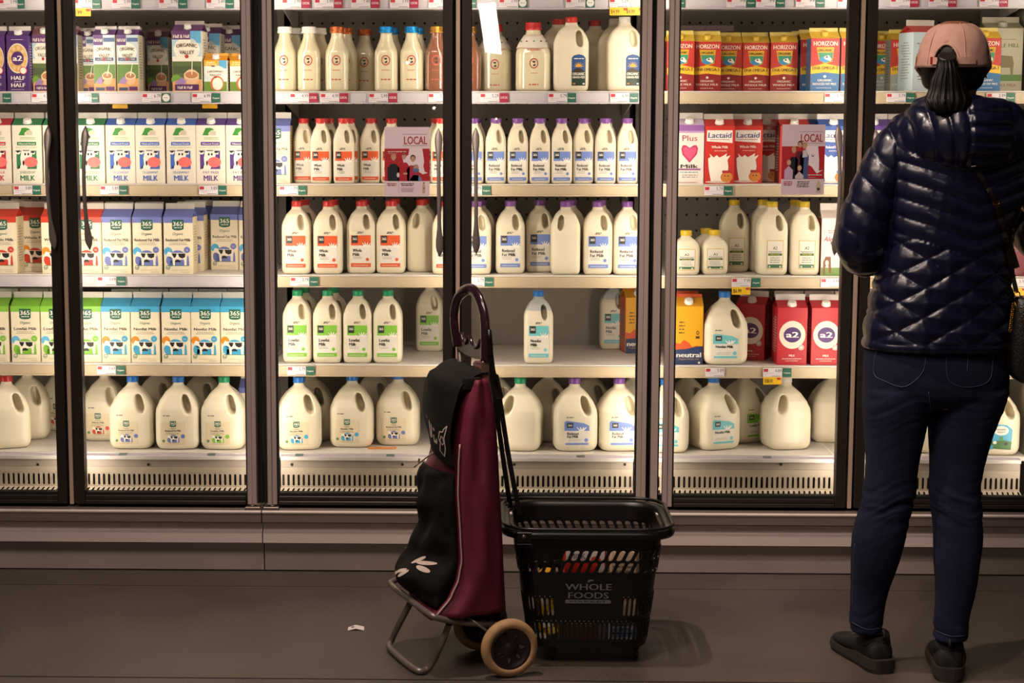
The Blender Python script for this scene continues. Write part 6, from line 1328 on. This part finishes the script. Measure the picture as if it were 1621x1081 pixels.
# ------------------------------------------------------------------ the rolling basket
bp = M('black basket plastic', '#0a0909', .36, spec=.5, var=.1)
Zr = .362; 
NL, NR = at(798, 825, -.80), at(1056, 825, -.80); xc = (NL.x+NR.x)/2+.0; hw = (NR.x-NL.x)/2; yn, yf_ = -.985, -.61; yc = (yn+yf_)/2; hd_ = (yf_-yn)/2
BL, BRt = at(838, 1024, -.945), at(1024, 1024, -.945); bw = (BRt.x-BL.x)/2; bxc = (BL.x+BRt.x)/2; Zb = BL.z
basket = empty('rolling_basket', (xc, yc, 0)); tag(basket, 'black plastic rolling shopping basket with slotted sides and grey lettering', 'basket')
def bk(o, par=None): o.parent = par or basket; o.matrix_parent_inverse = Matrix.Translation(-basket.location); return o
def rr_pt(f, a, b_, r):
    """point at fraction f round a rounded rectangle, starting at the middle of the near side, going right"""
    S = [a-r, PI*r/2, 2*(b_-r), PI*r/2, 2*(a-r), PI*r/2, 2*(b_-r), PI*r/2, a-r]; L = sum(S); s = (f % 1)*L
    def arc(cx, cy, a0, t): an = a0+t/r; return cx+r*math.cos(an), cy+r*math.sin(an)
    for i, k in enumerate(S):
        if s <= k or i == 8:
            if i == 0: return s, -b_
            if i == 1: return arc(a-r, -b_+r, -PI/2, s)
            if i == 2: return a, -b_+r+s
            if i == 3: return arc(a-r, b_-r, 0, s)
            if i == 4: return a-r-s, b_
            if i == 5: return arc(-a+r, b_-r, PI/2, s)
            if i == 6: return -a, b_-r-s
            if i == 7: return arc(-a+r, -b_+r, PI, s)
            return -a+r+s, -b_
        s -= k
def wall(f, v, off=0):
    a = bw+(hw-.022-bw)*v; b_ = (hd_-.045)+(.033)*v; cx = bxc+(xc-bxc)*v; x, y = rr_pt(f, a+off, b_+off, .045+.03*v); return (cx+x, yc+y, Zb+(Zr-.01-Zb)*v)
b = MB()
def wall_row(v0, v1, n, hole, slant=0, wfrac=.55):
    for i in range(n):
        f0, f1 = i/n, (i+1)/n; fc = (f0+f1)/2; p = wall(fc, (v0+v1)/2)
        if not hole or not hole(p):
            b.add([wall(f0, v0), wall(f1, v0), wall(f1, v1), wall(f0, v1)], [(0, 1, 2, 3)], bp, False); continue
        rv = (v1-v0); inner = []; K = 12; W = (f1-f0)*wfrac/2; H = rv*.43; cr = min(.35*H, H)
        for k in range(K):
            t = 2*PI*k/K+PI/K; uu = math.cos(t)*W; vv = math.sin(t)*H*.35+math.copysign(H*.65, math.sin(t)); inner.append((fc+uu+slant*vv*(f1-f0)/rv, (v0+v1)/2+vv))
        outer = []
        for k in range(K):
            t = 2*PI*k/K+PI/K; L = max(abs(math.cos(t)), abs(math.sin(t))); outer.append((fc+math.cos(t)/L*(f1-f0)/2, (v0+v1)/2+math.sin(t)/L*rv/2))
        vs = [wall(*q) for q in inner]+[wall(*q) for q in outer]+[wall(f0, v0), wall(f1, v0), wall(f1, v1), wall(f0, v1)]
        fs = [(k, (k+1) % K, K+(k+1) % K, K+k) for k in range(K)]
        for ang, ci in ((45, 2), (135, 3), (225, 0), (315, 1)):
            k = int((math.radians(ang)-PI/K)/(2*PI/K)) % K; fs.append((K+k, K+(k+1) % K, 2*K+ci))
        b.add(vs, fs, bp, False)
near = lambda p: p[1] < yn+.075
def m_low(p): return True
def m_up(p): return not near(p) or p[0] < at(876, 960, p[1]).x or p[0] > at(985, 960, p[1]).x
wall_row(0, .055, 96, None); wall_row(.055, .235, 96, m_low); wall_row(.235, .27, 96, None); wall_row(.27, .455, 96, m_up); wall_row(.455, .66, 96, None)
wall_row(.66, .765, 56, lambda p: True, .55, .62); wall_row(.765, .87, 56, lambda p: not near(p) or p[0] > at(880, 880, p[1]).x, .55, .62); wall_row(.87, 1.0, 96, None)
b.add([wall(i/96, 0) for i in range(96)], [tuple(range(96))[::-1]], bp)
o = b.build('basket_body', fix=False); s = o.modifiers.new('s', 'SOLIDIFY'); s.thickness = .003; s.offset = -1; bk(o)
def rimloop(off, z): return [(lambda q: (xc+q[0], yc+q[1], z))(rr_pt(i/96, hw+off, hd_+off, .085)) for i in range(96)]
b = MB(); b.loft([rimloop(-.016, Zr-.012), rimloop(-.014, Zr-.002), rimloop(-.006, Zr+.002), rimloop(.006, Zr), rimloop(.010, Zr-.008), rimloop(.006, Zr-.020), rimloop(.0, Zr-.020), rimloop(-.014, Zr-.014)], bp, False); bk(b.build('rim'))
b = MB(); b.tube(rimloop(.004, Zr+.007), .0045, bp, 8, closed=True); bk(b.build('carry_handle'))
b = MB(); q = at(829, 851, -1.0); b.box(q.x-.022, q.x+.026, yn-.008, yn-.001, q.z-.02, q.z+.016, bp, .006); bk(b.build('pivot_bracket'))
b = MB(); b.lathe([(.0005, 0), (.006, 0), (.005, -.002), (.0005, -.003)], M('rivet', '#6a6460', .3, metal=.8), 14, Matrix.Translation((q.x+.001, yn-.0085, q.z)) @ Matrix.Rotation(-PI/2, 4, 'X')); bk(b.build('rivet'))
# lettering
a = Art(); lp = at(932, 941, -.97); G = '#77767c'
sx = .118; a.text('WHOLE', 0, .0090, .0175, G, 1, w=sx, bold=.02); a.text('FOODS', .0, -.0140, .0175, G, 1, w=sx*.87, bold=.02)
a.poly([(-sx/2, -.0275), (sx*.48, -.0275), (sx*.50, -.0215), (sx*.46, -.0175), (-sx/2, -.0175)], G, 1); a.text('MARKET', 0, -.0250, .0052, '#101012', 2, w=sx*.80)
a.poly([(-.004, .030), (.000, .0365), (.010, .038), (.014, .034), (.006, .0335), (.002, .030)], G, 1)
vm = (lp.z-Zb)/(Zr-.01-Zb); slope = (wall(0, 1)[1]-wall(0, 0)[1])/(Zr-.01-Zb)
b = MB(); ym = wall(0, vm)[1]; a.put(b, lambda u, v, t: (lp.x+u, ym+slope*v-.0022-t, lp.z+v)); bk(b.build('lettering', fix=False))
# casters
for px, py in ((875, 1042), (1006, 1041)):
    for back in (0, .24):
        p = onz(px, py); p.y += back; c = MB(); c.lathe([(.0005, -.006), (.013, -.006), (.0155, -.003), (.0155, .003), (.013, .006), (.0005, .006)], M('caster wheel', '#3a3836', .5), 20, Matrix.Translation((p.x, p.y, .0157)) @ Matrix.Rotation(PI/2, 4, 'Y'))
        c.box(p.x-.009, p.x+.009, p.y-.008, p.y+.010, .026, Zb, bp, .002); bk(c.build('caster'))
# pull handle
def flatbar(P, w, th, m, name):
    R = []
    for i, p in enumerate(P):
        t = (P[min(i+1, len(P)-1)]-P[max(i-1, 0)]).normalized(); s = t.cross(Vector((0, 1, 0))).normalized()*w/2; q = Vector((0, 1, 0))*th/2; R.append([p-s-q, p+s-q, p+s+q, p-s+q])
    b = MB(); b.loft(R, m, smooth=False); return bk(b.build(name))
pivf = PF(806, 800, -.86)
flatbar([PF(774, 522, -1.034), PF(776, 545, -1.034), PF(780, 600, -1.024), PF(790, 680, -.95), PF(800, 750, -.90), PF(808, 803, -.87)], .0125, .007, bp, 'pull_bar')
flatbar([PF(777, 560, -1.036), PF(780, 585, -1.032), PF(790, 625, -1.018), PF(803, 710, -1.005), PF(813, 765, -.998), PF(823, 815, -.992)], .0125, .007, bp, 'pull_bar')
b = MB(); b.box(-.010, .010, -.008, .008, -.032, .032, M('glossy black joint', '#0b0a0a', .12, spec=.8, coat=1), .006, T=Matrix.Translation(PF(787, 612, -1.022)) @ Matrix.Rotation(-.22, 4, 'Y'), seg=3); bk(b.build('pull_joint'))
b = MB(); b.tube([PF(774, 522, -1.034), PF(775, 536, -1.036), PF(777, 562, -1.036)], .006, bp, 8); bk(b.build('pull_grip'))
b = MB(); b.lathe([(.0005, 0), (.0055, 0), (.004, -.003), (.0005, -.004)], M('rivet'), 12, Matrix.Translation(PF(803, 798, -.93)) @ Matrix.Rotation(-PI/2, 4, 'X')); bk(b.build('rivet'))
# groceries in the basket
def grocery(name, x0, x1, y0, y1, z0, z1, col, arts, label, cat, rot=0, tilt=0, bev=.003):
    w, h, d = (x1-x0), (z1-z0), (y1-y0); b = MB(); b.box(-w/2, w/2, -d/2, d/2, 0, h, ink(col), bev); a = Art(); arts(a, w, h); a.put(b, front(-d/2-.0001)); o = b.build(name, fix=False)
    o.location = ((x0+x1)/2, (y0+y1)/2, z0); o.rotation_euler = (0, tilt, rot); tag(o, label, cat)
gx = lambda px: at(px, 900, -.90).x
zb = Zb+.004
def a_red(a, w, h): a.rect(-w/2+.004, h*.45, w/2-.004, h*.95, '#d9cfc6', 1); a.rect(-w/2+.004, h*.55, w/2-.02, h*.75, '#c9301c', 2); a.ell(w*.25, h*.75, .014, .014, '#d8402a', 3); a.text('MILK', -w*.18, h*.80, .014, '#2f2f3c', 3)
def a_yel(a, w, h):
    for k in range(9): a.ell(-w*.35+w*.7*((k*37) % 10)/10, h*(.1+.09*k), .016, .010, '#e2c04a' if k % 2 else '#e6dcc0', 1, 12)
def a_cr(a, w, h): a.rect(-w*.4, h*.5, w*.4, h*.62, '#a8927a', 1); a.lines(-w*.4, w*.4, h*.8, 4, .012, .004, '#7a6a58', 1)
def a_bl(a, w, h): a.rect(-w/2+.003, h*.3, w/2-.003, h*.6, '#5a7a9a', 1); a.lines(-w*.4, w*.4, h*.8, 3, .012, .004, '#3a4a5a', 1)
grocery('snack_bag', gx(850), gx(886), -.915, -.78, zb, zb+.17, '#c9901c', a_yel, 'yellow and cream food bag low in the black basket, left side', 'package', .03, 0, .02)
grocery('food_box', gx(892), gx(958), -.915, -.784, zb+.10, zb+.255, '#c22c1c', a_red, 'red and white food package seen through slots above the lettering', 'package', .02, 0)
grocery('food_box', gx(893), gx(948), -.915, -.84, zb, zb+.098, '#5f3a1c', a_cr, 'brown food box under the red package in the basket', 'package')
grocery('paper_bag', gx(964), gx(1012), -.912, -.77, zb+.06, zb+.25, '#d0b698', a_cr, 'tan paper package at the right end of the basket', 'package', -.02, 0, .008)
grocery('food_box', gx(964), gx(1008), -.912, -.82, zb, zb+.058, '#8f9aa6', a_bl, 'small blue-grey box low in the basket, right side', 'package')
